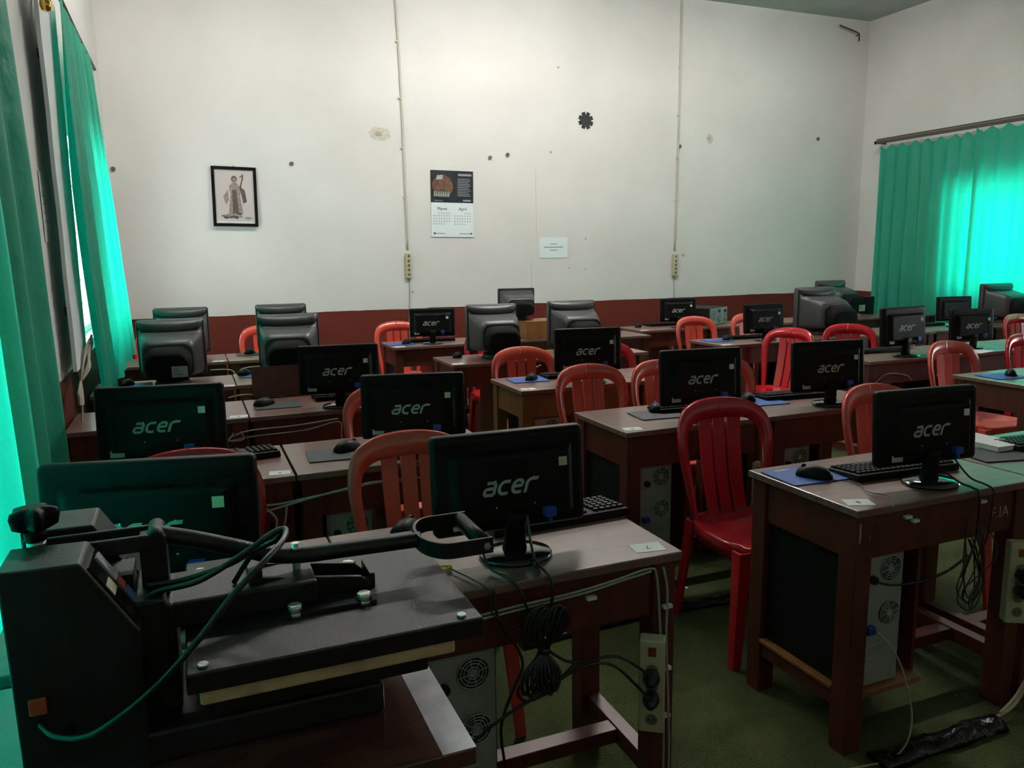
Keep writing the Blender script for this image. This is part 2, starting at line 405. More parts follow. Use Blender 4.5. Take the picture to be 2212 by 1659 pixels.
# ================================================================== desks
def desk(w, d=.46, top=MTOP, body=MWOOD, front=MWOOD, panel=True, shelf=True, label_txt=None, side_body=None):
    H = .75; t = .022; lg = .062; o = .012
    r = empty('desk')
    MB().box(0, w, 0, d, H-t, H).build('desk_top', top, r, bevel=.003)
    MB().box(lg, w-lg, o+.01, o+.03, H-t-.135, H-t).build('front_apron', front, r, bevel=.002)
    MB().box(lg, w-lg, d-o-.03, d-o-.01, H-t-.06, H-t).build('rear_apron', body, r, bevel=.002)
    for sx in (0, 1):
        x = o+.008 if sx == 0 else w-o-.028
        MB().box(x, x+.02, o+lg, d-o-lg, H-t-.135, H-t).build('side_apron', body, r, bevel=.002)
        for sy in (0, 1):
            lx = o if sx == 0 else w-o-lg; ly = o if sy == 0 else d-o-lg
            MB().box(lx, lx+lg, ly, ly+lg, 0, H-t).build('leg', body, r, bevel=.003)
        x = o+.006 if sx == 0 else w-o-.046
        MB().box(x, x+.04, o+lg, d-o-lg, .13, .18).build('side_rail', body, r, bevel=.002)
    MB().box(.05, w-.05, d/2-.025, d/2+.025, .135, .175).build('stretcher', body, r, bevel=.002)
    if panel:
        MB().box(o+.022, o+.034, o+lg, d-o-lg, .18, H-t-.12).build('side_panel', MPANEL, r)
    if panel:
        MB().box(o-.004, o+.052, o+lg, d-o-lg, .180, .192).build('ledge', MOCHRE, r, bevel=.002)
    if shelf:
        MB().box(o+lg, .325, .03, d-.06, .155, .172).build('shelf', MOCHRE, r, bevel=.002)
        MB().box(.325, .338, .07, d-.06, .14, H-t-.01).build('partition', body, r)
    if label_txt:
        lab = MB(); lab.prism([(-.036,-.024),(.036,-.026),(.037,.024),(-.035,.026)], 0, .0006)
        return r, lab
    return r
def number_label(root, x, y, txt, rz=0):
    l = MB(); l.prism([(-.040,-.026),(.038,-.028),(.040,.026),(-.038,.028)], 0, .0006)
    o = l.build('number_label', MPAPER, root, loc=(x, y, .7503)); o.rotation_euler = (0, 0, rad(rz)); o['label'] = 'white paper number label'
    text_mesh(txt, .026, 'number', MINK, (0, 0, .0008), (0, 0, pi), o, .0002)
desk_root = desk(.73); K_desk = Kind(desk_root)
desk_open = desk(.765, panel=False, shelf=False); K_open = Kind(desk_open)
desk_tan = desk(.73, top=MTOP2, body=MWOOD2, panel=False); K_tan = Kind(desk_tan)
desk_och = desk(.73, body=MWOOD2, front=MWOOD2, panel=False); K_och = Kind(desk_och)
G = 'rows of brown classroom computer desks'
def place_desk(kind, x, y, label, txt=None, rz=0, lx=.05, ly=.05, lrz=-6):
    o = kind.put((x, y, 0), rz, label, 'desk', G)
    return o, txt, lx, ly, lrz
todo = []
todo.append(place_desk(K_open, -.385, 1.50, 'brown wooden desk in the front row against the left wall, behind the heat press'))
todo.append(place_desk(K_open, .285, 1.50, 'brown wooden desk with open legs and white number label, beside the heat press', '7', lx=.70, ly=.055))
todo.append(place_desk(K_desk, 1.65, 1.545, 'brown desk right foreground with black side panel and blue mouse pad', '8', lx=.06, ly=.06, lrz=-20))
todo.append(place_desk(K_open, 2.39, 1.545, 'brown desk at the right edge of the photo, green lit top with dark mouse pad'))
todo.append(place_desk(K_open, -.385, 2.58, 'brown desk in the second row against the left wall', '0', lx=.715, ly=.05))
todo.append(place_desk(K_desk, .288, 2.58, 'brown desk in the second row left block with dark mouse pad and round mouse'))
todo.append(place_desk(K_desk, 1.565, 2.635, 'brown desk behind the crimson chair with grey mouse pad at its corner', '6', lx=.06, ly=.055, lrz=-8))
todo.append(place_desk(K_desk, 2.30, 2.635, 'brown desk second row middle block, under the keyboard on a blue pad'))
todo.append(place_desk(K_open, 3.95, 2.64, 'brown desk at the right edge with blue mouse pad, second row', lx=.06))
todo.append(place_desk(K_desk, -.52, 3.635, 'brown desk third row at the left wall behind the second monitor', '4', lx=.69, ly=.045))
todo.append(place_desk(K_desk, .215, 3.635, 'brown desk third row left block with long black keyboard', ))
todo.append(place_desk(K_och, 1.565, 3.70, 'ochre sided desk third row with blue mouse pad and white label', '5', lx=.06, ly=.05))
todo.append(place_desk(K_och, 2.30, 3.70, 'ochre sided desk third row right of the blue pad desk'))
todo.append(place_desk(K_desk, 3.95, 3.68, 'brown desk third row right block with white cup'))
todo.append(place_desk(K_desk, 4.69, 3.68, 'brown desk third row right block, pale papers under its monitor'))
todo.append(place_desk(K_desk, 5.43, 3.68, 'brown desk third row at the right edge of the photo'))
todo.append(place_desk(K_desk, -.52, 4.58, 'brown desk fourth row at the left wall carrying the large tube monitor', '3', lx=.68, ly=.03))
todo.append(place_desk(K_tan, .215, 4.60, 'tan topped desk fourth row left block with blue mouse pad'))
todo.append(place_desk(K_desk, 1.55, 4.79, 'brown desk fourth row carrying the left middle tube monitor', '4', lx=.05, ly=.05))
todo.append(place_desk(K_tan, 2.29, 4.79, 'tan topped desk fourth row carrying the right middle tube monitor'))
todo.append(place_desk(K_desk, 3.70, 4.82, 'brown desk fourth row right block with blue pad at its left corner', '2', lx=.06, ly=.05))
todo.append(place_desk(K_desk, 4.44, 4.82, 'brown desk fourth row under the rounded tube monitor'))
todo.append(place_desk(K_desk, 5.18, 4.82, 'brown desk fourth row right block, third along'))
todo.append(place_desk(K_desk, 5.92, 4.82, 'brown desk fourth row beneath the dark unbranded monitor by the curtain'))
todo.append(place_desk(K_desk, 6.66, 4.82, 'brown desk fourth row nearest the right wall curtain'))
todo.append(place_desk(K_desk, -.51, 5.72, 'brown desk in the rear row at the left wall', '2', lx=.67, ly=.04))
todo.append(place_desk(K_tan, .225, 5.72, 'tan topped desk rear row left block with grey mouse pad'))
todo.append(place_desk(K_desk, 1.44, 5.92, 'brown desk rear row under the small monitor below the calendar', '1', lx=.06, ly=.05))
todo.append(place_desk(K_och, 2.18, 5.92, 'ochre desk rear row carrying the wooden box and tube monitor'))
todo.append(place_desk(K_desk, 2.92, 5.75, 'brown desk rear row at the right end of the middle block'))
todo.append(place_desk(K_desk, 3.76, 6.08, 'brown desk rear row under the small monitor right of the wall notice', '1', lx=.06, ly=.05))
todo.append(place_desk(K_desk, 4.50, 6.08, 'brown desk rear row carrying the grey computer case'))
todo.append(place_desk(K_desk, 5.24, 6.08, 'brown desk rear row near the right corner of the room'))
todo.append(place_desk(K_desk, 5.98, 6.08, 'brown desk rear row in the right corner by the curtain'))
todo.append(place_desk(K_desk, 6.72, 6.08, 'brown desk rear row touching the right corner, under the speaker'))
for q_ in (0, 4): todo[q_][0].scale = (.87, 1, 1)
for o, txt, lx, ly, lrz in todo:
    if txt: number_label(o, lx, ly, txt, lrz)
front_right = todo[2][0]
fia = text_mesh('F.IA', .050, 'chalk_letters', MCHALK, (.60, .0215, .655), (pi/2, 0, 0), front_right, .0003); fia['label'] = 'faint hand written letters'
scr = MB()
for (a, c) in (((.021,.006),(.027,-.05)), ((.06,-.03),(.062,-.045))):
    scr.box(min(a[0],c[0]), max(a[0],c[0]), .0112, .0118, .70+c[1], .70+a[1])
scr.build('scratches', MCHALK, front_right)

# ================================================================== chairs
def arch_pts(n=26):
    """outer and inner outline of the back: (x, z) pairs from the left foot over the top to the right foot"""
    outer = [(-.168,.43),(-.182,.52),(-.200,.62),(-.211,.70),(-.210,.76),(-.196,.81),(-.165,.848),(-.110,.871),(-.05,.880),(.001,.882)]
    inner = [(-.146,.43),(-.152,.52),(-.163,.62),(-.170,.69),(-.168,.735),(-.158,.765),(-.138,.786),(-.105,.799),(-.05,.803),(.001,.804)]
    return outer, inner
def seat_back_y(z):           # how far back the backrest leans at height z
    t = max(0, (z-.43)/.45); return .155 + .095*t
def make_chair(m_):
    r = empty('plastic_chair')
    # seat shell
    b = MB(); n = 36; top = []; rings = []
    def outline(k, s):
        a = 2*pi*k/n; e = 4.0
        x = (abs(cos(a))**(2/e))*(1 if cos(a) >= 0 else -1); y = (abs(sin(a))**(2/e))*(1 if sin(a) >= 0 else -1)
        wy = .215 if y < 0 else .195
        hw = .205 - .035*max(0, y)
        return x*hw*s, y*wy*s
    for (s, z) in ((.0, .424), (.35, .425), (.7, .428), (.92, .438), (.985, .440), (1.0, .432), (1.0, .385), (.985, .385), (.975, .425), (.7, .418), (0.0, .414)):
        rings.append([(outline(k, max(s, .002))[0], outline(k, max(s, .002))[1], z - (.010 if (outline(k, s)[1] < -.17 and s > .8) else 0)) for k in range(n)])
    b.loft(rings, 0, True, True)
    b.build('seat', m_, r)
    # backrest: arch frame and three slats as one shell
    b = MB(); outer, inner = arch_pts()
    def shell(poly_o, poly_i, th=.012):
        k = len(poly_o); ringl = []
        for (ox, oz), (ix, iz) in zip(poly_o, poly_i):
            cu = lambda x: -.030*(1-(x/.21)**2)*0 + .045*(x/.21)**2*-1
            yo = seat_back_y(oz) + cu(ox); yi = seat_back_y(iz) + cu(ix)
            ringl.append([(ox, yo-.004, oz), ((ox+ix)/2, (yo+yi)/2-th*.5+.002, (oz+iz)/2), (ix, yi-.002, iz), (ix, yi+th, iz), ((ox+ix)/2, (yo+yi)/2+th*1.1, (oz+iz)/2), (ox, yo+th+.006, oz)])
        b.loft(ringl, 0, True, True)
    so = [tuple(p) for p in smooth([(x, z, 0) for x, z in outer], 4)]; si = [tuple(p) for p in smooth([(x, z, 0) for x, z in inner], 4)]
    so = [(p[0], p[1]) for p in so]; si = [(p[0], p[1]) for p in si]
    shell(so, si); shell([(-x, z) for x, z in so], [(-x, z) for x, z in si])
    b2 = []
    # top web between the inner arch ends
    def bar(x0a, x1a, z0, x0b, x1b, z1, th=.011, nn=8):
        rl_ = []
        for k in range(nn+1):
            t = k/nn; z = z0+(z1-z0)*t; xa = x0a+(x0b-x0a)*t; xb = x1a+(x1b-x1a)*t
            y = lambda x: seat_back_y(z) - .045*(x/.21)**2 + .012*sin(pi*t)
            rl_.append([(xa, y(xa), z), (xb, y(xb), z), (xb, y(xb)+th, z), (xa, y(xa)+th, z)])
        b.loft(rl_, 0, False, True)
    bar(-.086, -.036, .425, -.094, -.038, .812)
    bar(-.024, .024, .425, -.026, .026, .812)
    bar(.036, .086, .425, .038, .094, .812)
    b.build('backrest', m_, r)
    # legs: tapered angle sections
    for sx in (-1, 1):
        for sy in (-1, 1):
            L = MB(); rl_ = []
            for k in range(9):
                t = k/8; z = .42*(1-t)
                x = sx*(.195 + .028*t - (.028+.012*t if sy > 0 else 0)); y = sy*(.195 if sy > 0 else .205) + sy*(.055*t if sy > 0 else .018*t)
                wd = .052 - .018*t; th = .010
                # L section opening inwards
                rl_.append([(x, y, z), (x-sx*wd, y, z), (x-sx*wd, y-sy*th, z), (x-sx*th, y-sy*th, z), (x-sx*th, y-sy*wd, z), (x, y-sy*wd, z)])
            L.loft(rl_, 0, False, True)
            L.build('leg', m_, r, bevel=.003)
    return r
K_red = Kind(make_chair(MREDO)); K_crim = Kind(make_chair(MCRIM))
GC = 'red plastic chairs in the classroom'
def chair(K, x, y, rz, label):      # x, y: where the top of the back is
    a = rad(rz); bx, by = -sin(a)*.25, cos(a)*.25
    K.put((x-bx, y-by, 0), rz, label, 'chair', GC)
chair(K_crim, 1.915, 2.53, -3, 'bright crimson plastic chair in the aisle, fully visible behind the front desks')
chair(K_red, .635, 2.49, 0, 'orange red plastic chair directly behind the second front row monitor')
chair(K_crim, -.04, 2.54, 4, 'red chair whose curved top shows above the leftmost front monitor')
chair(K_red, .80, 3.48, 0, 'orange red chair half hidden behind the second row monitor left of centre')
chair(K_red, 1.90, 4.50, -3, 'orange red chair in front of the middle tube monitor, beyond the blue pad desk')
chair(K_red, 1.90, 3.62, 3, 'orange red chair in the centre, between the blue pad desk and the grey pad desk')
chair(K_red, 2.31, 3.58, 6, 'orange red chair peeking out left of the centre right monitor')
chair(K_red, 2.68, 3.56, 0, 'orange red chair peeking out right of the centre right monitor')
chair(K_crim, 2.49, 4.52, -6, 'crimson chair whose arch shows right of the third row middle monitor')
chair(K_crim, 4.17, 4.62, -74, 'crimson chair turned sideways behind the second row right monitor')
chair(K_crim, 4.74, 4.66, -24, 'crimson chair back between the turned chair and the third row right monitor')
chair(K_red, 4.16, 5.88, 0, 'orange red chair below the small monitor right of the wall notice')
chair(K_red, 4.75, 5.88, 0, 'pale red chair in front of the grey computer case on the desk')
chair(K_red, 1.68, 6.80, 0, 'orange red chair behind the rear row monitor below the calendar')
chair(K_red, .58, 7.05, 0, 'red chair against the brown dado left, between two tube monitors')
chair(K_crim, -.24, 6.95, 10, 'crimson chair sliver beside the far left curtain')
chair(K_red, 4.36, 3.48, 0, 'orange red chair in the right block before the third row desks')
chair(K_crim, 6.62, 4.62, -4, 'crimson chair far right below the curtain and tube monitor')
chair(K_crim, 5.14, 3.53, -4, 'crimson chair at the right edge of the photo above the blue pad desk')
chair(K_red, 2.69, 2.50, 2, 'orange red chair left of the right foreground monitor')
chair(K_crim, 2.10, 5.62, 0, 'crimson chair mostly hidden behind the middle tube monitor on the left')

# ================================================================== flat monitors
def stroke(mb, pts, w, y, th, shear=.28, sx=1, sz=1, ox=0, oz=0, mi=0):
    P = [Vector((p[0], p[1])) for p in pts]; L = []; R = []
    for i, p in enumerate(P):
        t = (P[min(i+1, len(P)-1)] - P[max(i-1, 0)]).normalized(); nn = Vector((-t.y, t.x))
        L.append(p + nn*w/2); R.append(p - nn*w/2)
    tr = lambda p, yy: (ox + (p.x + shear*p.y)*sx, yy, oz + p.y*sz)
    rl_ = [[tr(L[i], y), tr(R[i], y), tr(R[i], y+th), tr(L[i], y+th)] for i in range(len(P))]
    mb.loft(rl_, mi, False, True)
def arc(cx, cy, rx, ry, a0, a1, n=14):
    return [(cx + rx*cos(rad(a0+(a1-a0)*k/n)), cy + ry*sin(rad(a0+(a1-a0)*k/n))) for k in range(n+1)]
def logo(mb, cx, cz, h, y):
    s = h; w = .215; kw = dict(w=w, y=y, th=.0012, sx=s, sz=s, ox=cx, oz=cz, shear=.32)
    def at(pts, dx): return [(p[0]+dx, p[1]) for p in pts]
    x = -1.95
    # a
    stroke(mb, at([(-.28,.40),(.12,.40)] + arc(.12,.20,.24,.20,90,0,6) + [(.36,-.40)], x), **kw)
    stroke(mb, at([(.34,.02),(-.12,.02)] + arc(-.12,-.19,.22,.21,90,270,10) + [(.36,-.40)], x), **kw)
    x = -.95   # c
    stroke(mb, at([(.38,.40),(.02,.40)] + arc(.02,0,.34,.40,90,270,14) + [(.36,-.40)], x), **kw)
    x = .02    # e
    stroke(mb, at([(-.30,.02),(.33,.02)] + arc(.08,.18,.26,.22,0,90,6) + arc(.02,0,.34,.40,90,270,14) + [(.36,-.40)], x), **kw)
    x = .98    # r
    stroke(mb, at([(-.28,-.5),(-.28,.10)] + arc(.05,.12,.33,.28,180,90,8) + [(.20,.40),(.48,.42)], x), **kw)
def make_monitor(sticker, has_top_grille=False):
    r = empty('flat_monitor')
    w, h = .395, .245; z0 = .062
    t = Matrix.Translation((0, 0, z0)) @ Matrix.Rotation(rad(-4), 4, 'X')
    b = MB()
    # frame shell: loft of rounded rectangles from the screen side (+y) to the rear (-y)
    rings = []
    for (yy, ins, rr_) in ((.016, .004, .010), (.012, 0, .012), (-.010, 0, .012), (-.018, .006, .010), (-.021, .018, .010)):
        rings.append([(x, yy, z + h/2) for x, z in rrect(w-2*ins, h-2*ins, rr_, 4)])
    b.loft(rings, 0, True, True, t)
    b.build('housing', MBLK, r)
    b = MB()      # raised middle of the back with sloping flanks
    a = [(-.165,-.020,.030),(.165,-.020,.030),(.165,-.020,.205),(-.165,-.020,.205)]
    c = [(-.140,-.040,.036),(.145,-.040,.036),(.145,-.040,.185),(-.140,-.040,.185)]
    b.frustum(a, c, m=t)
    b.build('rear_cover', MBLK, r, bevel=.004)
    b = MB(); b.box(-.185, .185, .0155, .0170, .020, .228, m=t); b.build('screen', MSCREEN, r)
    b = MB()      # vent slots
    for k in range(44): b.box(-.118+k*.0054, -.118+k*.0054+.0022, -.0335, -.0302, .187, .200, m=t @ Matrix.Translation((0, 0, 0)))
    b.build('vent_slots', MCRTK, r)
    b = MB(); logo(b, .005, .112, .036, -.0412)
    o = b.build('logo', MLOGO, r); o.matrix_local = t; o['label'] = 'silver acer lettering'
    b = MB(); b.box(.118, .140, -.0412, -.0403, .150, .172, m=t); s1 = b.build('sticker', sticker, r)
    b = MB(); b.box(-.158, -.115, -.0412 if False else -.0300, -.0290, .018, .040, m=t); b.box(-.158, -.115, -.0300, -.0215, .014, .018, 1, m=t)
    b.build('label_plate', [MSTKG, MBLK], r)
    b = MB(); b.box(.070, .100, -.060, -.036, .030, .052, m=t); b.cyl((.085, -.050, .012), .006, .02, 'z', 8, m=t); b.build('video_plug', MVGA, r, bevel=.002)
    for sx in (-.05, .05):
        for sz in (.085, .150):
            b = MB(); b.cyl((sx, -.0415, sz-.02), .0022, .001, 'y', 8, m=t); b.build('mount_screw', MBOLT, r)
    # neck
    b = MB(); rings = []
    for (z, hw, hd, yy) in ((.010, .030, .018, -.022), (.035, .027, .016, -.024), (.085, .026, .014, -.030), (.115, .028, .013, -.036)):
        rings.append([(x, yy+y, z) for x, y in rrect(hw*2, hd*2, .010, 3)])
    b.loft(rings, 0, True, True); b.build('stand_neck', MBLK, r)
    b = MB(); rings = []
    for (q, z) in ((1.0, 0), (1.0, .006), (.96, .010), (.55, .014), (.3, .016)):
        rings.append([(cos(2*pi*k/36)*.092*q, -.030 + sin(2*pi*k/36)*.078*q, z) for k in range(36)])
    b.loft(rings, 0, True, True); b.build('stand_base', MBLKG, r)
    return r
K_mc = Kind(make_monitor(MSTK)); K_mw = Kind(make_monitor(MSTKW))
GM = 'black flat monitors seen from behind'
def monitor(K, x, y, rz, label, s=1.0):
    o = K.put((x, y, .751), rz, label, 'monitor', GM)
    o.scale = (s, s, s)
    return o
monitor(K_mc, -.10, 1.66, -12, 'large black monitor nearest the left curtain, partly behind the heat press', 1.03)
monitor(K_mc, .675, 1.67, -1, 'black monitor with cream sticker on the front desk beside the press handle', .965)
monitor(K_mw, 2.05, 1.68, -5, 'black monitor on the right foreground desk with blue mouse pad', .94)
monitor(K_mc, .72, 2.70, -14, 'black monitor second row with cream sticker and green label, left of centre', .94)
monitor(K_mw, -.11, 2.74, -9, 'black monitor second row by the left curtain with bright green tinted logo', .99)
monitor(K_mw, .64, 3.74, -8, 'black monitor third row beside the leaning brown board', .95)
monitor(K_mw, 2.00, 2.75, -6, 'black monitor behind the crimson chair, on the grey pad desk', .97)
monitor(K_mw, 2.71, 2.76, -8, 'black monitor second row at right over the long grey keyboard', .95)
monitor(K_mw, 2.02, 3.82, -9, 'black monitor in the middle of the third row below the black wall star', .97)
monitor(K_mw, 1.80, 6.08, -14, 'small black monitor in the rear row below the calendar', .92)
monitor(K_mw, 4.24, 6.22, -11, 'small black monitor in the rear row right of the wall notice', .89)
monitor(K_mw, 4.20, 4.98, -2, 'black monitor fourth row right block in front of the computer case', .94)
monitor(K_mw, 4.38, 3.82, 4, 'black monitor third row right block above the round white cup', 1.05)
monitor(K_mw, 5.09, 3.87, -8, 'black monitor third row right block standing on pale papers', .91)
K_plain = Kind(make_monitor(MBLK))
o = K_plain.put((6.36, 5.02, .751), -11, 'plain black monitor before the glowing right curtain', 'monitor', GM); o.scale = (.88, .88, .88)
for ch in list(o.children):
    if ch.name.split('.')[0] in ('logo', 'sticker', 'label_plate'): bpy.data.objects.remove(ch)

# ================================================================== tube monitors
def make_crt(label_on=False):
    r = empty('tube_monitor'); b = MB()
    w, h, z0 = .365, .325, .035
    rings = [[(x, yy, z0+h/2+z) for x, z in rrect(w-2*i, h-2*i, .016, 3)] for yy, i in ((.190,.004),(.186,0),(.150,0),(.140,.004))]
    b.loft(rings, 0, True, True); b.build('bezel', MCRT, r)
    b = MB(); b.box(-.150, .150, .1895, .192, z0+.06, z0+h-.035); b.build('screen', MSCREEN, r)
    # lens shaped visor on top
    b = MB(); rings = []; tz = z0+h-.002
    for k in range(19):
        a = pi*k/18; x = -.176*cos(a); q = max(.02, sin(a)**.75)
        rings.append([(x, .152, tz), (x, .152-.030*q, tz-.006*q), (x, .152-.058*q, tz-.030*q), (x, .152-.066*q, tz-.060*q-.008), (x, .152-.050*q, tz-.068*q-.012), (x, .152, tz-.060*q-.014)])
    b.loft(rings, 0, True, True); b.build('top_visor', MCRT, r)
    # housing that narrows towards the tube neck
    b = MB(); rings = []
    for (yy, hw, zt, zb, rr_) in ((.142,.172,.300,.010,.02), (.12,.170,.262,.012,.03), (.04,.158,.248,.016,.035), (-.04,.140,.232,.020,.04), (-.10,.128,.205,.022,.05)):
        rings.append([(x, yy, z0+(zt+zb)/2+z) for x, z in rrect(hw*2, zt-zb, rr_, 5)])
    b.loft(rings, 0, True, True); b.build('housing', MCRT, r)
    b = MB(); rings = []
    for (yy, hw, zt, zb, rr_) in ((-.098,.122,.196,.020,.07), (-.15,.118,.185,.020,.07), (-.185,.108,.165,.022,.06), (-.192,.098,.15,.03,.05)):
        rings.append([(x, yy, z0+(zt+zb)/2+z) for x, z in rrect(hw*2, zt-zb, rr_, 6)])
    b.loft(rings, 0, True, True); b.build('rear_cap', MCRTK, r)
    b = MB()
    for k in range(-6, 7):
        if k: b.box(k*.017-.0015, k*.017+.0015, -.08, .05, z0+.262+.010*0, z0+.2635) if False else None
    b = MB(); b.cyl((0, .05, 0), .10, .03, 'z', 28, r2=.085); b.cyl((0, .05, .028), .06, .02, 'z', 20); b.build('swivel_base', MCRT, r)
    if label_on:
        l = MB(); l.box(.02, .10, -.1945, -.1935, z0+.035, z0+.095); s_ = l.build('label_plate', MSTKG, r)
        l = MB()
        for k in range(3): l.box(.027, .075 - .01*k, -.1952, -.1944, z0+.05+.014*k, z0+.053+.014*k)
        l.build('label_text', MINK, s_)
    return r
K_crt = Kind(make_crt(False)); K_crtl = Kind(make_crt(True))
GT = 'charcoal tube monitors seen from behind'
def crt(K, x, y, rz, label, s=1.0):
    o = K.put((x, y, .751), rz, label, 'monitor', GT)
    o.scale = (s, s, s)
crt(K_crtl, -.12, 4.78, -4, 'green tinted tube monitor with pale rear label, fourth row by the left curtain')
crt(K_crt, .53, 4.80, -8, 'tube monitor with green tinted left side, fourth row under the framed picture')
crt(K_crt, -.07, 5.92, -4, 'rear row tube monitor at left, only its top showing')
crt(K_crt, .62, 5.92, -4, 'rear row tube monitor second from left, only its top showing')
crt(K_crt, 1.94, 4.99, -6, 'grey tube monitor on the corner desk below the calendar')
crt(K_crt, 2.58, 5.02, -6, 'grey tube monitor behind the third row middle monitor')
crt(K_crt, 4.92, 5.04, -2, 'wide tube monitor fourth row, largest one on the right', 1.08)
crt(K_crtl, 6.30, 6.28, 2, 'tube monitor with pale rear label in the far right corner', 1.05)
crt(K_crt, 7.12, 5.04, -4, 'tube monitor in front of the glowing right curtain')
wb = MB(); wb.box(-.15, .15, -.13, .13, 0, .15)
o = wb.build('wooden_box', MOCHRE, bevel=.004, loc=(2.72, 6.08, .751)); tag(o, 'plain ochre wooden box on the rear desk, under a tube monitor', 'box')
K = make_crt(False)
for ch in list(K.children):
    if ch.name.split('.')[0] == 'top_visor': bpy.data.objects.remove(ch)
K.location = (2.60, 6.17, .902); K.rotation_euler = (0, 0, rad(-12)); K.scale = (.88, .88, .72)
tag(K, 'grey tube monitor raised on the ochre wooden box against the back wall', 'monitor', GT)

# ================================================================== computer cases
def make_pc():
    r = empty('computer_case'); w, d, h = .165, .36, .415
    MB().box(-w/2, w/2, 0, d, 0, h).build('case', MBLKM, r, bevel=.003)
    b = MB(); b.box(-w/2+.004, w/2-.004, -.003, .0, .004, h-.004); p = b.build('rear_panel', MSTEEL, r)
    b = MB(); b.box(-w/2+.012, w/2-.012, -.006, -.003, h-.095, h-.010); b.build('power_supply', MSTEEL, r, bevel=.001)
    def fan(cx, cz, R, name):
        g = MB()
        for q in (1.0, .80, .60, .38):
            g.tube([(cx+R*q*cos(2*pi*k/24), -.009, cz+R*q*sin(2*pi*k/24)) for k in range(24)], .0016, 5, closed=True, mi=1)
        for k in range(8):
            a = 2*pi*k/8+.2; g.tube([(cx+R*.25*cos(a), -.009, cz+R*.25*sin(a)), (cx+R*cos(a), -.009, cz+R*sin(a))], .0014, 5, mi=1)
        g.cyl((cx, -.0095, cz), R*.28, .002, 'y', 18, mi=1); g.cyl((cx, -.0068, cz), R*.99, .001, 'y', 28, mi=0)
        g.build(name, [MHOLE, MSTEEL], r)
    fan(.025, h-.052, .038, 'fan_grille'); fan(.030, .225, .036, 'fan_grille')
    g = MB(); g.cyl((-.045, -.02, h-.075), .013, .02, 'y', 10); g.build('power_plug', MCABK, r)
    g = MB(); g.box(-.072, -.030, -.007, -.003, .17, .30); g.build('port_panel', MSTEEL, r, bevel=.001)
    g = MB(); g.box(-.066, -.036, -.026, -.006, .175, .20); g.build('video_plug', MVGA, r, bevel=.003)
    g = MB()
    for k in range(6): g.box(-.070, .035, -.0065, -.003, .018+k*.021, .028+k*.021)
    g.build('slot_covers', MBOLT if False else MSTEEL, r, bevel=.001)
    return r
K_pc = Kind(make_pc()); GP = 'computer cases on the desk shelves'
K_pc.put((1.815, 1.60, .173), 0, 'computer case with fan grille and blue plug, under the right foreground desk', 'computer case', GP)
K_pc.put((.50, 1.545, .173), 0, 'computer case with round fan grille behind the heat press table', 'computer case', GP)
K_pc.put((1.735, 2.69, .173), 0, 'computer case under the grey pad desk seen past the crimson chair', 'computer case', GP)
K_pc.put((2.47, 2.69, .173), 0, 'computer case under the second row desk right of the crimson chair', 'computer case', GP)
K_pc.put((.46, 2.64, .173), 0, 'computer case under the second row desk behind the orange chair', 'computer case', GP)
K_pc.put((1.30, 3.82, .001), 0, 'computer case on the floor in the aisle beside the second row monitor', 'computer case', GP)
K_pc.put((.385, 3.69, .173), 0, 'computer case under the third row desk, left block', 'computer case', GP)
K_pc.put((1.735, 3.75, .173), 0, 'computer case under the ochre desk with the blue pad', 'computer case', GP)
K_pc.put((4.12, 3.74, .173), 0, 'computer case under the third row desk of the right block', 'computer case', GP)
pcs = K_pc.put((4.93, 6.10, .751), 0, 'dark computer case lying on the rear row desk with bright rear panel', 'computer case', GP)
pcs.rotation_euler = (0, rad(-90), 0); pcs.rotation_euler = Matrix.Rotation(rad(38), 3, 'Z').to_4x4().to_euler()
pcs.matrix_world = Matrix.Translation((4.55, 6.16, .751+.0825)) @ Matrix.Rotation(rad(30), 4, 'Z') @ Matrix.Rotation(rad(90), 4, 'Y')

# ================================================================== keyboards, mice, pads
def make_keyboard():
    r = empty('keyboard'); b = MB()
    b.frustum([(-.20,-.072,0),(.20,-.072,0),(.20,.072,0),(-.20,.072,0)], [(-.197,-.070,.022),(.197,-.070,.022),(.197,.070,.012),(-.197,.070,.012)])
    b.build('body', MBLK, r, bevel=.004)
    k = MB()
    for row in range(6):
        y = -.055 + row*.0205 + (.004 if row else 0); z = .021 - .010*(y+.07)/.14
        cols = 20
        for c in range(cols):
            if c in (14,) : continue
            if row == 5 and 4 <= c <= 9:
                if c == 4: k.box(-.19+c*.0192, -.19+c*.0192+.0192*6-.003, y, y+.016, z, z+.006)
                continue
            x = -.19+c*.0192; k.frustum([(x,y,z),(x+.0165,y,z),(x+.0165,y+.0165,z),(x,y+.0165,z)], [(x+.002,y+.002,z+.007),(x+.0145,y+.002,z+.007),(x+.0145,y+.0135,z+.007),(x+.002,y+.0135,z+.007)])
    k.build('keys', MBLK, r)
    return r
K_kb = Kind(make_keyboard())
def make_mouse():
    r = empty('computer_mouse'); b = MB(); rings = []
    prof = [(-.055,.010,.008),(-.050,.022,.020),(-.035,.029,.030),(-.010,.031,.036),(.015,.029,.034),(.038,.026,.026),(.050,.020,.018),(.055,.010,.008)]
    for y, hw, hz in prof:
        rings.append([(hw*cos(pi*k/10), y, .002+hz*sin(pi*k/10)) for k in range(11)] )
    b.loft(rings, 0, True, True); b.build('body', MBLK, r)
    b = MB(); b.cyl((-.004, .032, .029), .008, .008, 'x', 12); b.build('scroll_wheel', MBLKG, r)
    return r
K_ms = Kind(make_mouse())
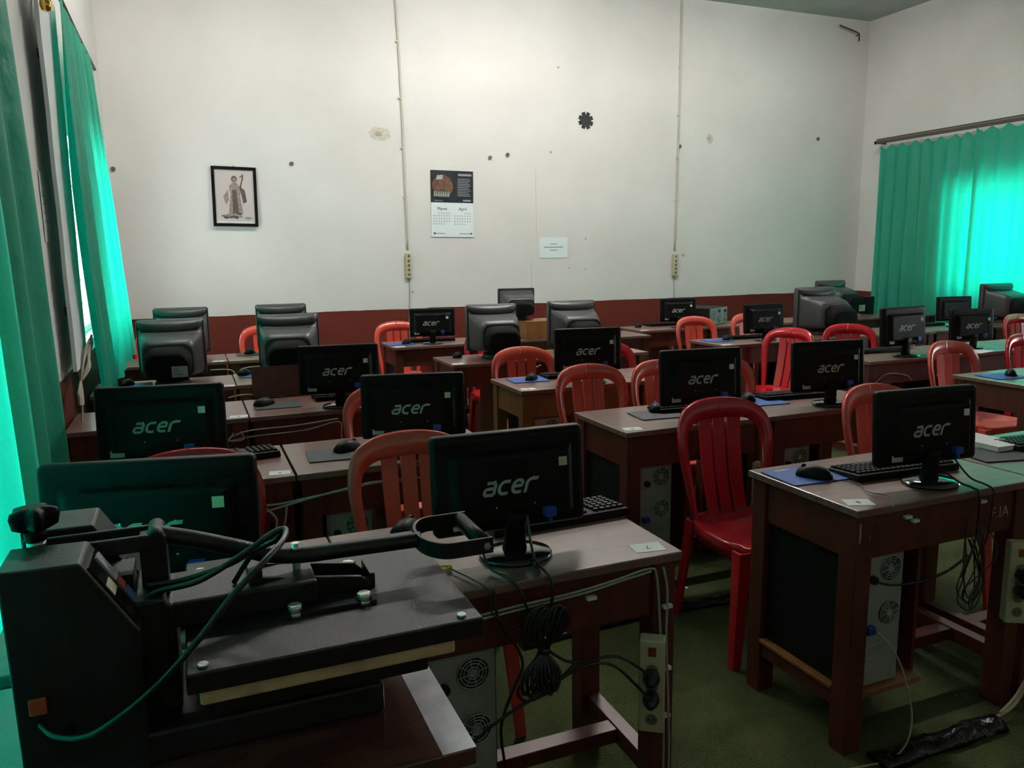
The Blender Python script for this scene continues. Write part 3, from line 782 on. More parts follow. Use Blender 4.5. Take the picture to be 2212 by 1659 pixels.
def make_pad(m_, w=.21, d=.17, txt=None):
    r = empty('mouse_pad'); b = MB(); b.prism(rrect(w, d, .008, 3), 0, .003); b.build('mat', m_, r)
    if txt: 
        b = MB(); b.prism([(.035*cos(2*pi*k/20), .006*sin(2*pi*k/20)) for k in range(20)], .003, .0033)
        b.build('print', MLOGO, r, loc=(-.035, d/2-.018, 0))
    return r
K_pb = Kind(make_pad(MBLUE, txt=True)); MPADG = mat('dark grey mouse pad', (0.022, 0.028, 0.030), 0.6); K_pg = Kind(make_pad(MPADG))
def mouse_cable(pts, label):
    b = MB(); b.tube(smooth(pts, 6), .0014, 6); return tag(b.build('mouse_cable', MCABK), label, 'cable')
ZT = .7512
def kb(x, y, rz, label, z=ZT): K_kb.put((x, y, z), rz, label, 'keyboard', 'black keyboards on the desks')
def ms(x, y, rz, label, z=ZT): K_ms.put((x, y, z), rz, label, 'mouse', 'black computer mice on the desks')
def pad(K, x, y, rz, label): K.put((x, y, ZT), rz, label, 'mouse pad', 'mouse pads on the desks')
pad(K_pb, 1.765, 1.875, -3, 'blue mouse pad at the corner of the right foreground desk')
ms(1.775, 1.845, 30, 'black mouse on the blue pad of the right foreground desk', ZT+.003)
kb(2.06, 1.80, -4, 'black keyboard under the right foreground monitor')
pad(K_pg, 2.53, 1.80, -12, 'dark grey mouse pad on the green lit desk at the right edge')
kb(2.84, 1.84, -4, 'black keyboard at the right edge of the photo on the green lit desk')
wk = MB(); wk.prism(rrect(.13, .24, .006, 3), 0, .02); tag(wk.build('white_case', MPAPER, bevel=.002, loc=(2.63, 1.93, ZT)), 'pale thin case beside the grey mouse pad at the right edge', 'box')
kb(.865, 1.84, 2, 'black keyboard sticking out right of the front desk monitor')
ms(.475, 1.90, -40, 'black mouse behind the heat press handle ring')
pad(K_pg, .455, 2.79, -4, 'dark mouse pad with frayed edge on the second row left desk')
ms(.50, 2.83, -60, 'glossy round mouse on the dark pad, second row left desk', ZT+.003)
kb(.06, 2.90, 6, 'black keyboard behind the leftmost second row monitor')
pad(K_pg, .36, 3.87, -3, 'dark grey mouse pad on the third row left desk')
ms(.30, 3.90, -50, 'grey topped mouse on the third row left desk', ZT+.003)
kb(.74, 3.96, 2, 'black keyboard on the third row desk below the brown board')
pad(K_pg, 1.86, 2.88, -6, 'dark grey mouse pad behind the crimson chair')
ms(1.90, 2.95, -30, 'black mouse on the dark pad behind the crimson chair', ZT+.003)
kb(2.09, 2.93, -6, 'black keyboard behind the crimson chair beside the grey pad')
pad(K_pb, 2.46, 2.92, -5, 'blue mouse pad on the second row desk right of the crimson chair')
ms(2.43, 2.97, -30, 'black mouse on the blue pad right of the crimson chair', ZT+.003)
kb(2.70, 2.97, -5, 'long keyboard under the second row right monitor')
pad(K_pb, 1.74, 4.02, -5, 'blue mouse pad on the ochre sided desk in the middle')
ms(1.76, 4.01, -40, 'shiny mouse on the blue pad of the ochre sided desk', ZT+.003)
kb(2.05, 4.05, 0, 'black keyboard behind the third row middle monitor')
ms(1.70, 5.15, -30, 'black mouse on the corner desk beside the middle tube monitor')
kb(1.94, 5.2, 0, 'keyboard behind the middle tube monitor, below the calendar') if False else None
pad(K_pg, .40, 6.05, 0, 'grey mouse pad on the tan rear row desk')
ms(.39, 6.08, -30, 'dark mouse on the grey pad of the tan rear row desk', ZT+.003)
pad(K_pb, .36, 4.95, 0, 'blue mouse pad on the tan fourth row desk')
ms(.28, 4.98, -30, 'mouse on the blue pad of the tan fourth row desk', ZT+.003)
pad(K_pb, -.33, 4.86, 4, 'blue mouse pad next to the curtain on the fourth row desk')
ms(-.36, 4.86, -30, 'black mouse on the blue pad next to the curtain', ZT+.003)
pad(K_pb, 1.55, 6.16, -4, 'blue mouse pad on the rear row desk below the calendar')
ms(1.60, 6.14, -40, 'black mouse on the blue pad, rear row below the calendar', ZT+.003)
kb(1.83, 6.26, -4, 'keyboard behind the rear row monitor below the calendar')
pad(K_pb, 3.86, 5.12, -4, 'blue mouse pad on the fourth row right block desk')
ms(3.95, 5.12, -40, 'black mouse on the fourth row right block desk', ZT+.003)
kb(4.22, 5.17, -4, 'keyboard behind the fourth row right block monitor')
ms(3.93, 6.42, -40, 'black mouse in the rear row right of the wall notice')
kb(4.25, 6.46, -4, 'keyboard behind the rear row monitor right of the wall notice')
kb(4.40, 4.03, -3, 'black keyboard behind the third row right block monitor')
pad(K_pb, 4.12, 2.93, -6, 'blue mouse pad on the desk at the right edge, second row')
ms(4.18, 2.92, -50, 'black mouse on the blue pad at the right edge, second row', ZT+.003)
kb(6.2, 5.2, 0, 'keyboard under the plain black monitor by the curtain')
# leaning board, mug, papers
o = MB().prism(rrect(.30, .155, .016, 3), -.006, .006).build('board', MWOOD, loc=(.415, 4.13, .830)); o.rotation_euler = (rad(84), 0, rad(-2))
tag(o, 'worn brown board with rounded corner standing behind the third row left desk', 'board')
mg = empty('mug', (4.72, 4.06, ZT)); tag(mg, 'white cup with dark mark on the third row right block desk', 'cup')
b = MB(); lathe(b, [(.028,0),(.033,.004),(.034,.085),(.031,.085),(.029,.006),(.001,.006)]); b.build('body', MMUG, mg)
b = MB(); b.tube(smooth([(.033,0,.07),(.055,0,.065),(.058,0,.035),(.033,0,.02)], 5), .004, 6); b.build('handle', MMUG, mg)
b = MB(); b.prism(rrect(.21, .29, .002, 1), 0, .002); o = b.build('paper_sheet', MPAPER, loc=(4.96, 3.80, .7511)); o.rotation_euler[2] = .2
tag(o, 'pale paper sheets under the third row right block monitor', 'paper')

# ================================================================== heat press on its table
tb = empty('press_table', (-.38, .93, 0)); tag(tb, 'glossy red brown table carrying the heat press at lower left', 'table')
MTABLE = mat('polished red brown laminate', (0.085, 0.028, 0.020), 0.16, coat=0.6, var=0.25, scale=6, stretch=(1, 5, 1))
MB().box(0, .70, 0, .44, .765, .79).build('table_top', MTABLE, tb, bevel=.002)
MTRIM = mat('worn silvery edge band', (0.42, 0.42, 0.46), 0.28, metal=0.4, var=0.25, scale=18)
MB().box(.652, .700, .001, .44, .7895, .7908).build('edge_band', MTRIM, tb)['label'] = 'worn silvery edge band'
for x in (.03, .62):
    for y in (.02, .36): MB().box(x, x+.06, y, y+.06, 0, .765).build('leg', MWOOD, tb, bevel=.003)
for q_ in ((.09,.62,.03,.05),(.09,.62,.39,.41),(.04,.06,.08,.36),(.65,.67,.08,.36)): MB().box(*q_, .66, .765).build('apron', MWOOD, tb)
hp = empty('heat_press', (0, 1.18, .79)); tag(hp, 'black heat press machine with long handle and square platen, lower left', 'heat press')
dz = -.79
def HB(): return MB()
def cheek(y0, y1):
    prof = [(-.236, 0), (-.094, 0), (-.090, .195), (-.150, .297), (-.240, .299)]
    b = MB(); n = len(prof)
    v = [(x, y0, z) for x, z in prof] + [(x, y1, z) for x, z in prof]
    b.add(v, [tuple(range(n)), tuple(range(n, 2*n))[::-1]] + [(i, n+i, n+(i+1)%n, (i+1)%n) for i in range(n)])
    return b
cheek(-.120, -.030).build('control_box', MPRESS, hp, bevel=.003)
cheek(.035, .125).build('cheek_box', MPRESS, hp, bevel=.003)
MB().box(-.236, -.10, -.03, .035, 0, .24).build('body_web', MPRESS, hp)
MB().box(-.20, .225, -.115, .115, 0, .048).box(-.10, -.05, -.06, .06, .04, .20).build('base', MPRESS, hp, bevel=.006)
MB().box(-.025, .315, -.183, .180, .108, .127).build('lower_pad', MSILI, hp, bevel=.004)
MB().box(-.01, .28, -.165, .165, .080, .112).box(.08, .2, -.06, .06, .04, .082).build('lower_platen', MPRESS, hp, bevel=.004)
MB().box(-.039, .354, -.195, .195, .132, .160).build('heat_platen', MPRESS, hp, bevel=.003)
MB().box(-.10, -.06, -.075, .075, .10, .215).box(-.09, .145, -.055, .065, .160, .198).build('carriage', MPRESS, hp, bevel=.004)
b = MB()     # V bracket on the platen
b.frustum([(.10,-.028,.160),(.235,-.028,.160),(.235,-.020,.160),(.10,-.020,.160)], [(.06,-.028,.205),(.215,-.028,.180),(.215,-.020,.180),(.06,-.020,.205)])
b.frustum([(.10,.030,.160),(.235,.030,.160),(.235,.038,.160),(.10,.038,.160)], [(.06,.030,.205),(.215,.030,.180),(.215,.038,.180),(.06,.038,.205)])
b.box(.228, .236, -.028, .038, .160, .182); b.box(.05, .07, -.03, .04, .16, .215)
b.build('bracket', MPRESS, hp, bevel=.001)
MB().box(.095, .225, -.088, -.070, .160, .166).build('clamp_bar', MPRESS, hp, bevel=.001)
MB().box(.095, .225, .070, .088, .160, .166).build('clamp_bar', MPRESS, hp, bevel=.001)
for (x, y) in ((.108,-.078),(.208,-.078),(.208,.050),(.12,.075)):
    b = MB(); b.cyl((x, y, .166), .010, .010, 'z', 6); b.cyl((x, y, .160), .012, .006, 'z', 16); b.build('bolt', MBOLT, hp)
for (x, y) in ((-.016,.150),(-.018,-.178),(.326,-.180)):
    b = MB(); b.cyl((x, y, .160), .007, .004, 'z', 6); b.build('bolt', MBOLT, hp)
b = MB(); b.cyl((.122, 0, .170), .011, .008, 'z', 16); b.cyl((.122, 0, .17), .006, .07, 'z', 12); b.build('pressure_screw', MBOLT, hp)
# lever
b = MB(); b.box(-.235, -.065, -.026, -.018, .268, .291); b.box(-.235, -.065, .018, .026, .268, .291); b.box(-.09, -.055, -.022, .022, .19, .286)
b.build('lever_plate', MPRESS, hp, bevel=.002)
for (x, z, q) in ((-.068, .284, .012), (-.22, .271, .008)):
    b = MB(); b.cyl((x, -.034, z), q, .068, 'y', 16); b.build('pivot_pin', MPRESS, hp)
b = MB(); b.tube(smooth([(-.070,0,.284),(-.02,0,.268),(.04,0,.245),(.085,0,.227),(.13,0,.219),(.20,0,.217),(.30,0,.215),(.318,0,.215)], 5), .0125, 14); b.build('lever_tube', MPRESS, hp)
b = MB(); ol = []     # D shaped ring
for k in range(17):
    a = pi/2 + pi*k/16; ol.append((.352 + .040*cos(a), .068*sin(a)))
ol = [(.418, .068)] + ol + [(.418, -.068)]
rings = []
for i, (x, y) in enumerate(ol):
    p = Vector((x, y)); t_ = (Vector(ol[min(i+1, len(ol)-1)]) - Vector(ol[max(i-1, 0)])).normalized(); nn = Vector((-t_.y, t_.x))*.0025
    rings.append([(p.x+nn.x, p.y+nn.y, .201), (p.x-nn.x, p.y-nn.y, .201), (p.x-nn.x, p.y-nn.y, .227), (p.x+nn.x, p.y+nn.y, .227)])
b.loft(rings, 0, False, True); b.build('handle_ring', MPRESS, hp, bevel=.001)
b = MB(); b.cyl((.407, -.066, .214), .013, .132, 'y', 18); b.build('handle_grip', MBLK, hp)
b = MB(); b.cyl((.407, -.074, .214), .006, .004, 'y', 6); b.build('bolt', MBOLT, hp)
# star knob
b = MB(); prof = []
for (z, q) in ((.312, .55), (.318, .9), (.333, 1.0), (.340, .92), (.344, .5)):
    prof.append([(-.215 + (.026+.006*cos(5*2*pi*k/40))*q*cos(2*pi*k/40), (.026+.006*cos(5*2*pi*k/40))*q*sin(2*pi*k/40), z) for k in range(40)])
b.loft(prof, 0, True, True); b.cyl((-.215, 0, .298), .014, .016, 'z', 16); b.build('pressure_knob', MBLK, hp)
b = MB(); b.cyl((-.215, 0, .27), .006, .045, 'z', 12); b.cyl((-.215, 0, .289), .012, .007, 'z', 16); b.build('threaded_rod', MBOLT, hp)
# control panel on the slanting front of the near box
ang = math.atan2(.297-.195, -.150+.090)   # slope direction
def pan(u0, u1, v0, v1, t0, t1, m_, name, par=hp, bev=0):
    o_ = Vector((-.150, 0, .297)); d_ = Vector((.060, 0, -.102)).normalized(); nv = Vector((.102, 0, .060)).normalized()
    b_ = MB(); P = []
    for tt in (t0, t1):
        for (u, v) in ((u0, v0), (u1, v0), (u1, v1), (u0, v1)):
            q = o_ + d_*u + nv*tt; P.append((q.x, v, q.z))
    b_.frustum(P[:4], P[4:]); return b_.build(name, m_, par, bevel=bev)
pn = pan(.012, .108, -.112, -.038, .0, .003, MBLKG, 'control_panel')
pn['label'] = 'glossy panel with display and coloured keys'
MKW = mat('pale display', (0.50, 0.50, 0.58), 0.3); MKR = mat('red key print', (0.42, 0.09, 0.06), 0.4); MKB = mat('blue key print', (0.10, 0.20, 0.36), 0.4)
pan(.018, .058, -.066, -.044, .003, .005, MKW, 'display', pn); pan(.060, .075, -.066, -.044, .003, .005, MKR, 'key', pn); pan(.078, .104, -.066, -.044, .003, .005, MKB, 'key', pn)
pan(.045, .062, -.110, -.080, .003, .004, MSTK, 'sticker', pn)
pan(.07, .10, .045, .115, .0, .003, MPRESS, 'cover_plate')
b = MB(); b.box(-.222, -.202, -.126, -.120, .110, .132); b.build('power_switch', mat('red switch', (0.45, .05, .015), .4), hp, bevel=.002)
b = MB(); b.cyl((-.18, -.1235, .082), .008, .004, 'y', 14); b.build('fuse_cap', MBLK, hp)
b = MB(); b.tube(smooth([(-.095,-.06,.20),(-.072,-.06,.22),(-.016,-.08,.235),(.04,-.08,.262),(.082,-.08,.286),(.101,-.085,.293),(.092,-.13,.292),(.057,-.18,.280),(.021,-.20,.255),(-.019,-.21,.213),(-.064,-.21,.168),(-.108,-.20,.131),(-.153,-.18,.100),(-.192,-.15,.092),(-.212,-.122,.098)], 6), .0042, 10)
b.build('power_lead', MCABK, hp)
b = MB(); b.tube(smooth([(-.085,-.03,.22),(-.03,-.04,.225),(.035,-.06,.248),(.075,-.07,.280),(.098,-.075,.290),(.090,-.06,.270),(.06,-.03,.245),(.03,-.02,.20)], 6), .004, 10); b.build('heater_lead', MCABK, hp)

# ================================================================== power strips, cables
def make_strip(n=4):
    r = empty('power_strip'); L = .235
    MB().box(-.030, .030, -.02, .02, 0, L).build('body', MCREAM, r, bevel=.004)
    for k in range(n):
        b = MB(); b.cyl((0, -.0212, .035+k*.042), .0185, .002, 'y', 20, mi=0); b.cyl((0, -.0216, .035+k*.042), .0145, .002, 'y', 20, mi=2); b.cyl((-.006, -.0222, .035+k*.042), .0025, .002, 'y', 8, mi=1); b.cyl((.006, -.0222, .035+k*.042), .0025, .002, 'y', 8, mi=1)
        b.build('socket', [MCREAM, MHOLE, MSOCK], r)
    MB().box(-.009, .009, -.0245, -.02, L-.038, L-.016).build('switch', MSW, r, bevel=.001)
    return r
K_ps = Kind(make_strip())
def strip(loc, rot, label, plugs=(), s=(1,1,1)):
    o = K_ps.put(loc, 0, label, 'power strip', 'cream power strips'); o.rotation_euler = rot; o.scale = s
    return o
strip((.955, 1.478, .325), (0, 0, rad(-35)), 'cream power strip on the right leg of the front desk beside the press')
strip((2.285, 1.52, .315), (0, 0, rad(-30)), 'cream power strip on the right foreground desk, at the right edge', s=(1.05, 1, 1.1))
strip((2.205, 2.60, .33), (0, 0, rad(-60)), 'cream power strip under the desk behind the crimson chair')
strip((.215, 2.56, .33), (0, 0, 0), 'green lit power strip behind the front left monitor, on the second row desk leg', s=(.9, .8, .8))
def plug(loc, rz, label):
    b = MB(); lathe(b, [(.015,-.002),(.019,.0),(.020,-.018),(.014,-.035),(.006,-.05)], axis='y'); o = b.build('plug', MCABK, loc=loc); o.rotation_euler[2] = rad(rz)
    return tag(o, label, 'plug', 'black plugs in the power strips')
plug((.9435, 1.4625, .472), -35, 'upper black plug in the power strip on the front desk leg')
plug((.9435, 1.4625, .418), -35, 'lower black plug in the power strip on the front desk leg')
plug((2.272, 1.498, .475), -30, 'upper black plug in the right foreground power strip')
plug((2.272, 1.498, .425), -30, 'lower black plug in the right foreground power strip')
def cable(name, pts, r_, m_, label, k=6, group=None, extra=()):
    b = MB(); b.tube(smooth(pts, k), r_, 8)
    for e in extra: b.tube(smooth(e, k), r_, 8)
    return tag(b.build(name, m_), label, 'cable', group)
clip = lambda b, x, y, z: b.box(x-.012, x+.012, y-.008, y+.004, z-.004, z+.004)
# front desk: bundle hanging from the monitor
cable('power_cable', [(.700,1.63,.85),(.695,1.60,.80),(.690,1.56,.765),(.690,1.50,.758),(.695,1.482,.74),(.69,1.478,.69),(.665,1.475,.64),(.64,1.475,.60)], .0035, MCABK, 'black cable dropping from the front desk monitor over the desk edge')
b = MB(); b.cyl((.690, 1.545, .758), .008, .03, 'y', 10); o = b.build('ferrite_bead', MCABK); tag(o, 'small ferrite bead on the front monitor cable', 'cable bead')
cable('video_cable', [(.575,1.62,.84),(.58,1.58,.765),(.60,1.52,.757),(.615,1.485,.745),(.63,1.475,.70),(.655,1.472,.63),(.66,1.47,.60)], .0032, MCABK, 'black cable running over the desk edge left of the monitor base')
tieX, tieZ = .668, .595
lp_ = MB()
for k in range(7):
    dx = (k-3)*.0055; q = .5 + .5*sin(k*1.7)
    lp_.tube(smooth([(tieX, 1.466, tieZ), (tieX-.02+dx*2, 1.462-.003*k, tieZ+.045), (tieX+.005+dx*1.7, 1.46-.003*k, tieZ+.10+.01*q), (tieX+.035+dx, 1.462-.002*k, tieZ+.06), (tieX+.004, 1.468, tieZ+.004)], 6), .0040, 7)
    lp_.tube(smooth([(tieX, 1.466, tieZ), (tieX-.025+dx*1.6, 1.462-.003*k, tieZ-.045), (tieX-.018+dx*2, 1.46-.003*k, tieZ-.085-.012*q), (tieX+.006+dx*1.4, 1.462-.002*k, tieZ-.05), (tieX+.002, 1.468, tieZ-.004)], 6), .0040, 7)
lp_.cyl((tieX, 1.466, tieZ-.006), .013, .014, 'z', 12)
tag(lp_.build('coiled_cable', MCABK), 'coiled black cable tied in a bunch hanging below the front desk', 'cable')
cable('power_cable', [(.68,1.468,.59),(.72,1.46,.56),(.77,1.455,.552),(.84,1.45,.55),(.90,1.44,.51),(.928,1.437,.478)], .0036, MCABK, 'black cable looping from the hanging coil to the upper plug')
cable('power_cable', [(.46,1.46,.40),(.55,1.455,.46),(.64,1.45,.50),(.74,1.445,.545),(.82,1.44,.54),(.89,1.44,.47),(.925,1.437,.425)], .0036, MCABK, 'black cable rising from the computer case to the lower plug')
cable('power_cable', [(.66,1.47,.60),(.63,1.462,.55),(.60,1.46,.515),(.62,1.455,.49),(.67,1.455,.50),(.72,1.455,.54),(.76,1.46,.56)], .0034, MCABK, 'black cable making a low loop below the hanging coil')
cable('power_cable', [(.56,1.49,.745),(.565,1.475,.68),(.60,1.468,.62),(.615,1.465,.57),(.59,1.462,.52),(.56,1.46,.44),(.57,1.46,.33)], .0034, MCABK, 'black cable sagging beside the left end of the front desk apron')
cable('network_cable', [(.50,1.62,.757),(.53,1.54,.755),(.545,1.486,.75),(.55,1.474,.70),(.60,1.464,.66),(.64,1.462,.64)], .0018, MCABK, 'thin cable crossing the front desk beside the yellow cord')
cable('grey_cable', [(.36,1.500,.700),(.50,1.497,.690),(.62,1.493,.697),(.75,1.493,.702),(.86,1.495,.712),(.955,1.497,.723),(.975,1.497,.70),(.985,1.497,.60),(.990,1.49,.45),(.998,1.49,.30),(.998,1.49,.05)], .0030, MGREY, 'grey cable clipped along the front desk apron and down its leg', extra=[[(.36,1.500,.690),(.50,1.495,.682),(.65,1.492,.690),(.78,1.492,.697),(.88,1.495,.708),(.96,1.497,.716)], [(.992,1.495,.722),(1.003,1.493,.66),(1.000,1.490,.55),(1.008,1.49,.40),(1.014,1.49,.25),(1.012,1.49,.05)]])
cl = MB()
for z in (.62, .46, .335): clip(cl, 1.006, 1.498, z)
clip(cl, .80, 1.498, .680)
tag(cl.build('cable_clips', MPAPER), 'small white cable clips on the front desk leg', 'cable clip')
b = MB(); b.tube(smooth([(.44,1.60,.757),(.455,1.61,.757),(.475,1.635,.757),(.505,1.63,.757),(.50,1.615,.757),(.47,1.612,.757)], 6), .0035, 8); tag(b.build('yellow_cord', MYEL), 'short knotted yellow cord on the front desk next to the press', 'cord')
# right foreground desk
cable('power_cable', [(2.06,1.63,.80),(2.09,1.585,.765),(2.10,1.55,.757),(2.10,1.530,.745),(2.10,1.525,.66),(2.08,1.52,.58),(2.04,1.52,.50)], .0035, MCABK, 'black cable over the edge of the right foreground desk')
cable('power_cable', [(2.13,1.64,.82),(2.15,1.60,.77),(2.165,1.56,.757),(2.165,1.532,.745),(2.155,1.525,.70),(2.14,1.52,.62),(2.11,1.515,.56)], .0030, MCABK, 'black cable with bead right of the right foreground monitor base')
tg = MB()
rr2 = random.Random(4)
for k in range(6):
    x0 = 2.06 + rr2.uniform(-.04, .07); z0_ = .58 + rr2.uniform(-.03, .03)
    tg.tube(smooth([(x0,1.525,z0_+.08),(x0+rr2.uniform(-.02,.03),1.515-rr2.uniform(0,.03),z0_-.02),(2.05+rr2.uniform(-.05,.0),1.51-rr2.uniform(0,.03),z0_-.11),(2.08+rr2.uniform(-.02,.02),1.52,z0_-.17),(2.12+rr2.uniform(-.01,.04),1.53,z0_-.10),(2.10+rr2.uniform(-.02,.04),1.545,z0_+.02)], 6), .0020, 6)
tag(tg.build('tangled_cables', MCABK), 'tangle of thin black cables hanging under the right foreground desk', 'cable')
cable('power_cable', [(1.77,1.575,.512),(1.82,1.56,.50),(1.90,1.54,.505),(1.98,1.52,.53),(2.05,1.51,.57)], .0036, MCABK, 'black cable from the case power plug to the tangle under the right desk')
cable('network_cable', [(1.775,1.57,.36),(1.80,1.55,.33),(1.83,1.53,.27),(1.845,1.51,.19),(1.845,1.49,.12),(1.82,1.48,.05),(1.76,1.48,.012),(1.70,1.49,.008),(1.63,1.50,.008)], .0028, MGREY, 'pale grey cable dropping from the case to the carpet, lower right')
cable('cream_cable', [(2.375,1.53,.74),(2.352,1.520,.66),(2.335,1.515,.59)], .0052, MCABC, 'cream cable above the right foreground power strip')
cable('cream_cable', [(2.345,1.515,.575),(2.372,1.510,.53),(2.372,1.508,.30),(2.372,1.508,.16),(2.36,1.508,.10),(2.32,1.505,.04),(2.25,1.50,.02),(2.20,1.50,.018)], .0050, MCABC, 'cream cable clipped down the leg at the right edge to the floor', extra=[[(2.40,1.50,.24),(2.375,1.505,.15),(2.31,1.50,.07),(2.24,1.50,.025)]])
b = MB(); rings = []
for k in range(25):
    t_ = k/24; x = 1.72 + .49*t_; e = .006*sin(k*1.9)
    rings.append([(x, 1.488+.04*cos(2*pi*q/12)*(1+.10*sin(q*2+k*.6)), .004+max(0, (.024+.006*sin(k*.7+q)+.004*sin(k*2.3+q*1.7))*sin(2*pi*q/12))+ .001) for q in range(12)])
b.loft(rings, 0, True, True); tag(b.build('cable_cover', MBAG), 'crumpled shiny black plastic cover over floor cables, lower right', 'cable cover')
b = MB(); rings = []
for k in range(41):
    t_ = k/40; x = 1.06 + 1.25*t_; e = .006*sin(k*1.9)
    rings.append([(x, 2.535+.03*sin(t_*4)+.035*cos(2*pi*q/10), .004+max(0, (.020+e)*sin(2*pi*q/10))) for q in range(10)])
b.loft(rings, 0, True, True); tag(b.build('cable_cover', MBAG), 'crumpled black plastic cover on the carpet beneath the crimson chair', 'cable cover')
cl = MB()
for (x, z) in ((1.855, .700), (1.885, .685), (2.16, .705)): clip(cl, x, 1.562, z)
tag(cl.build('cable_clips', MPAPER), 'row of small white clips on the apron of the right foreground desk', 'cable clip')
clip2 = MB()
for z in (.55, .33): clip(clip2, 2.372, 1.512, z)
tag(clip2.build('cable_clips', MPAPER), 'white clips holding the cream cable at the right edge', 'cable clip')
b = MB(); b.prism([(0,-.012),(.012,-.008),(.004,.022),(-.008,0)], .001, .003); tag(b.build('paper_scrap', MPAPER, loc=(1.92, 2.72, 0)), 'tiny white paper scrap on the carpet by the crimson chair', 'paper')
# second row left cable runs
cable('grey_cable', [(-.05,2.552,.66),(.10,2.552,.672),(.22,2.552,.668),(.30,2.552,.675),(.45,2.550,.69),(.55,2.55,.70),(.75,2.55,.70),(1.02,2.55,.71)], .0038, MGREY, 'pale grey cables clipped along the second row left desks', extra=[[(.13,2.552,.64),(.24,2.55,.660),(.34,2.55,.678),(.50,2.55,.70),(.56,2.55,.702)], [(.18,2.55,.66),(.21,2.55,.62),(.205,2.55,.58),(.195,2.55,.54)], [(.245,2.55,.66),(.235,2.55,.60),(.215,2.55,.54)], [(.62,2.55,.70),(.66,2.55,.66),(.68,2.55,.60),(.67,2.55,.53)]])
cable('grey_cable', [(.10,3.605,.66),(.20,3.605,.695),(.40,3.605,.70),(.60,3.605,.715)], .0030, MGREY, 'thin pale cables looped along the third row left desks', extra=[[(.10,3.605,.655),(.22,3.605,.668),(.45,3.605,.675),(.60,3.605,.70),(.61,3.60,.64),(.61,3.60,.58)], [(.14,3.605,.69),(.12,3.60,.66),(.18,3.60,.66),(.17,3.605,.695)]])
cable('cream_cable', [(.07,3.605,.655),(.075,3.60,.60),(.085,3.60,.54)], .005, MCABC, 'cream cable with clips on a third row desk leg at left')
cable('white_cable', [(.10,5.70,.70),(.22,5.695,.695),(.26,5.69,.66),(.26,5.69,.60)], .0035, MCABC, 'white cable loop on the rear row desk at left', extra=[[(.30,5.69,.60),(.29,5.69,.66),(.33,5.695,.70),(.6,5.70,.705),(.8,5.70,.69)]])
cable('white_cable', [(.16,4.56,.69),(.26,4.565,.70),(.45,4.57,.675),(.55,4.57,.70)], .0032, MCABC, 'pale cable loop under the tan fourth row desk')
cable('white_cable', [(1.47,3.66,.52),(1.46,3.66,.60),(1.50,3.66,.67),(1.60,3.66,.69),(1.75,3.66,.67)], .0032, MGREY, 'pale thin cable arching at the corner of the ochre desk') if False else None
cable('grey_cable', [(2.02,4.77,.52),(2.04,4.765,.60),(2.09,4.765,.68),(2.16,4.765,.715)], .004, MGREY, 'grey cable loop under the middle fourth row desk behind a red chair')
cable('grey_cable', [(2.56,4.765,.66),(2.68,4.76,.70),(2.72,4.76,.64),(2.71,4.76,.55)], .004, MGREY, 'grey cable loop under the tan fourth row desk right of the arch chair')
cable('white_cable', [(3.99,3.685,.50),(4.00,3.685,.60),(4.12,3.69,.66),(4.28,3.69,.64),(4.33,3.69,.60)], .0035, MGREY, 'pale cable arching under the third row right block desk')
cable('white_cable', [(4.55,3.69,.62),(4.62,3.69,.64),(4.62,3.685,.57),(4.55,3.685,.51)], .0035, MCABC, 'cream cable loop seen through the chair in the right block')
cable('black_cable', [(2.74,2.70,.757),(2.76,2.655,.757),(2.765,2.625,.745),(2.765,2.618,.66),(2.76,2.615,.60)], .003, MCABK, 'thin black cable over the second row desk edge at right')
cable('black_cable', [(1.98,1.46,.01),(1.98,1.44,.01)], .001, MCABK, 'x') if False else None
mouse_cable([(1.80,1.79,.755),(1.84,1.73,.755),(1.80,1.66,.755),(1.82,1.60,.755),(1.79,1.555,.755),(1.77,1.54,.745)], 'thin mouse cable snaking across the right foreground desk')
mouse_cable([(1.96,2.90,.755),(2.05,2.85,.755),(2.14,2.80,.755),(2.13,2.72,.755)], 'thin mouse cable on the grey pad desk')

# ================================================================== things on the back wall
YW = D - .001
# framed picture
px, pz = .445, 1.985
fr = empty('framed_picture', (px, D-.018, pz)); tag(fr, 'black framed sepia print of a robed figure holding a cross', 'picture')
fr.rotation_euler = (rad(-2), rad(1.2), 0)
w, h, t_ = .375, .515, .026
MB().box(-w/2, w/2, -.012, .012, h/2-t_, h/2).box(-w/2, w/2, -.012, .012, -h/2, -h/2+t_).box(-w/2, -w/2+t_, -.012, .012, -h/2+t_, h/2-t_).box(w/2-t_, w/2, -.012, .012, -h/2+t_, h/2-t_).build('frame', MBLK, fr, bevel=.003)
MB().box(-w/2+t_, w/2-t_, 0, .004, -h/2+t_, h/2-t_).build('mat_board', MPINK, fr)
g = MB()
def blob(b, cx, cz, rx, rz_, y0=-.001, mi=0, n=20): b.prism([(cx+rx*cos(2*pi*k/n), cz+rz_*sin(2*pi*k/n)) for k in range(n)], 0, .001, mi, Matrix.Translation((0, y0, 0)) @ Matrix.Rotation(pi/2, 4, 'X'))
def poly(b, pts, y0=-.001, mi=0): b.prism(pts, 0, .001, mi, Matrix.Translation((0, y0, 0)) @ Matrix.Rotation(pi/2, 4, 'X'))
poly(g, [(-.055,-.15),(-.035,.02),(-.045,.09),(-.015,.12),(.02,.12),(.05,.08),(.045,.0),(.065,-.15)], mi=1)
poly(g, [(-.02,-.145),(-.02,.06),(.015,.06),(.03,-.145)], -.0022, 0)
blob(g, 0, .152, .024, .028); blob(g, 0, .148, .014, .018, -.0022, 1)
poly(g, [(.04,.09),(.085,.06),(.10,-.04),(.07,-.055),(.055,.02)], mi=0)
poly(g, [(-.055,.06),(-.095,.0),(-.075,-.07),(-.05,-.03)], mi=1)
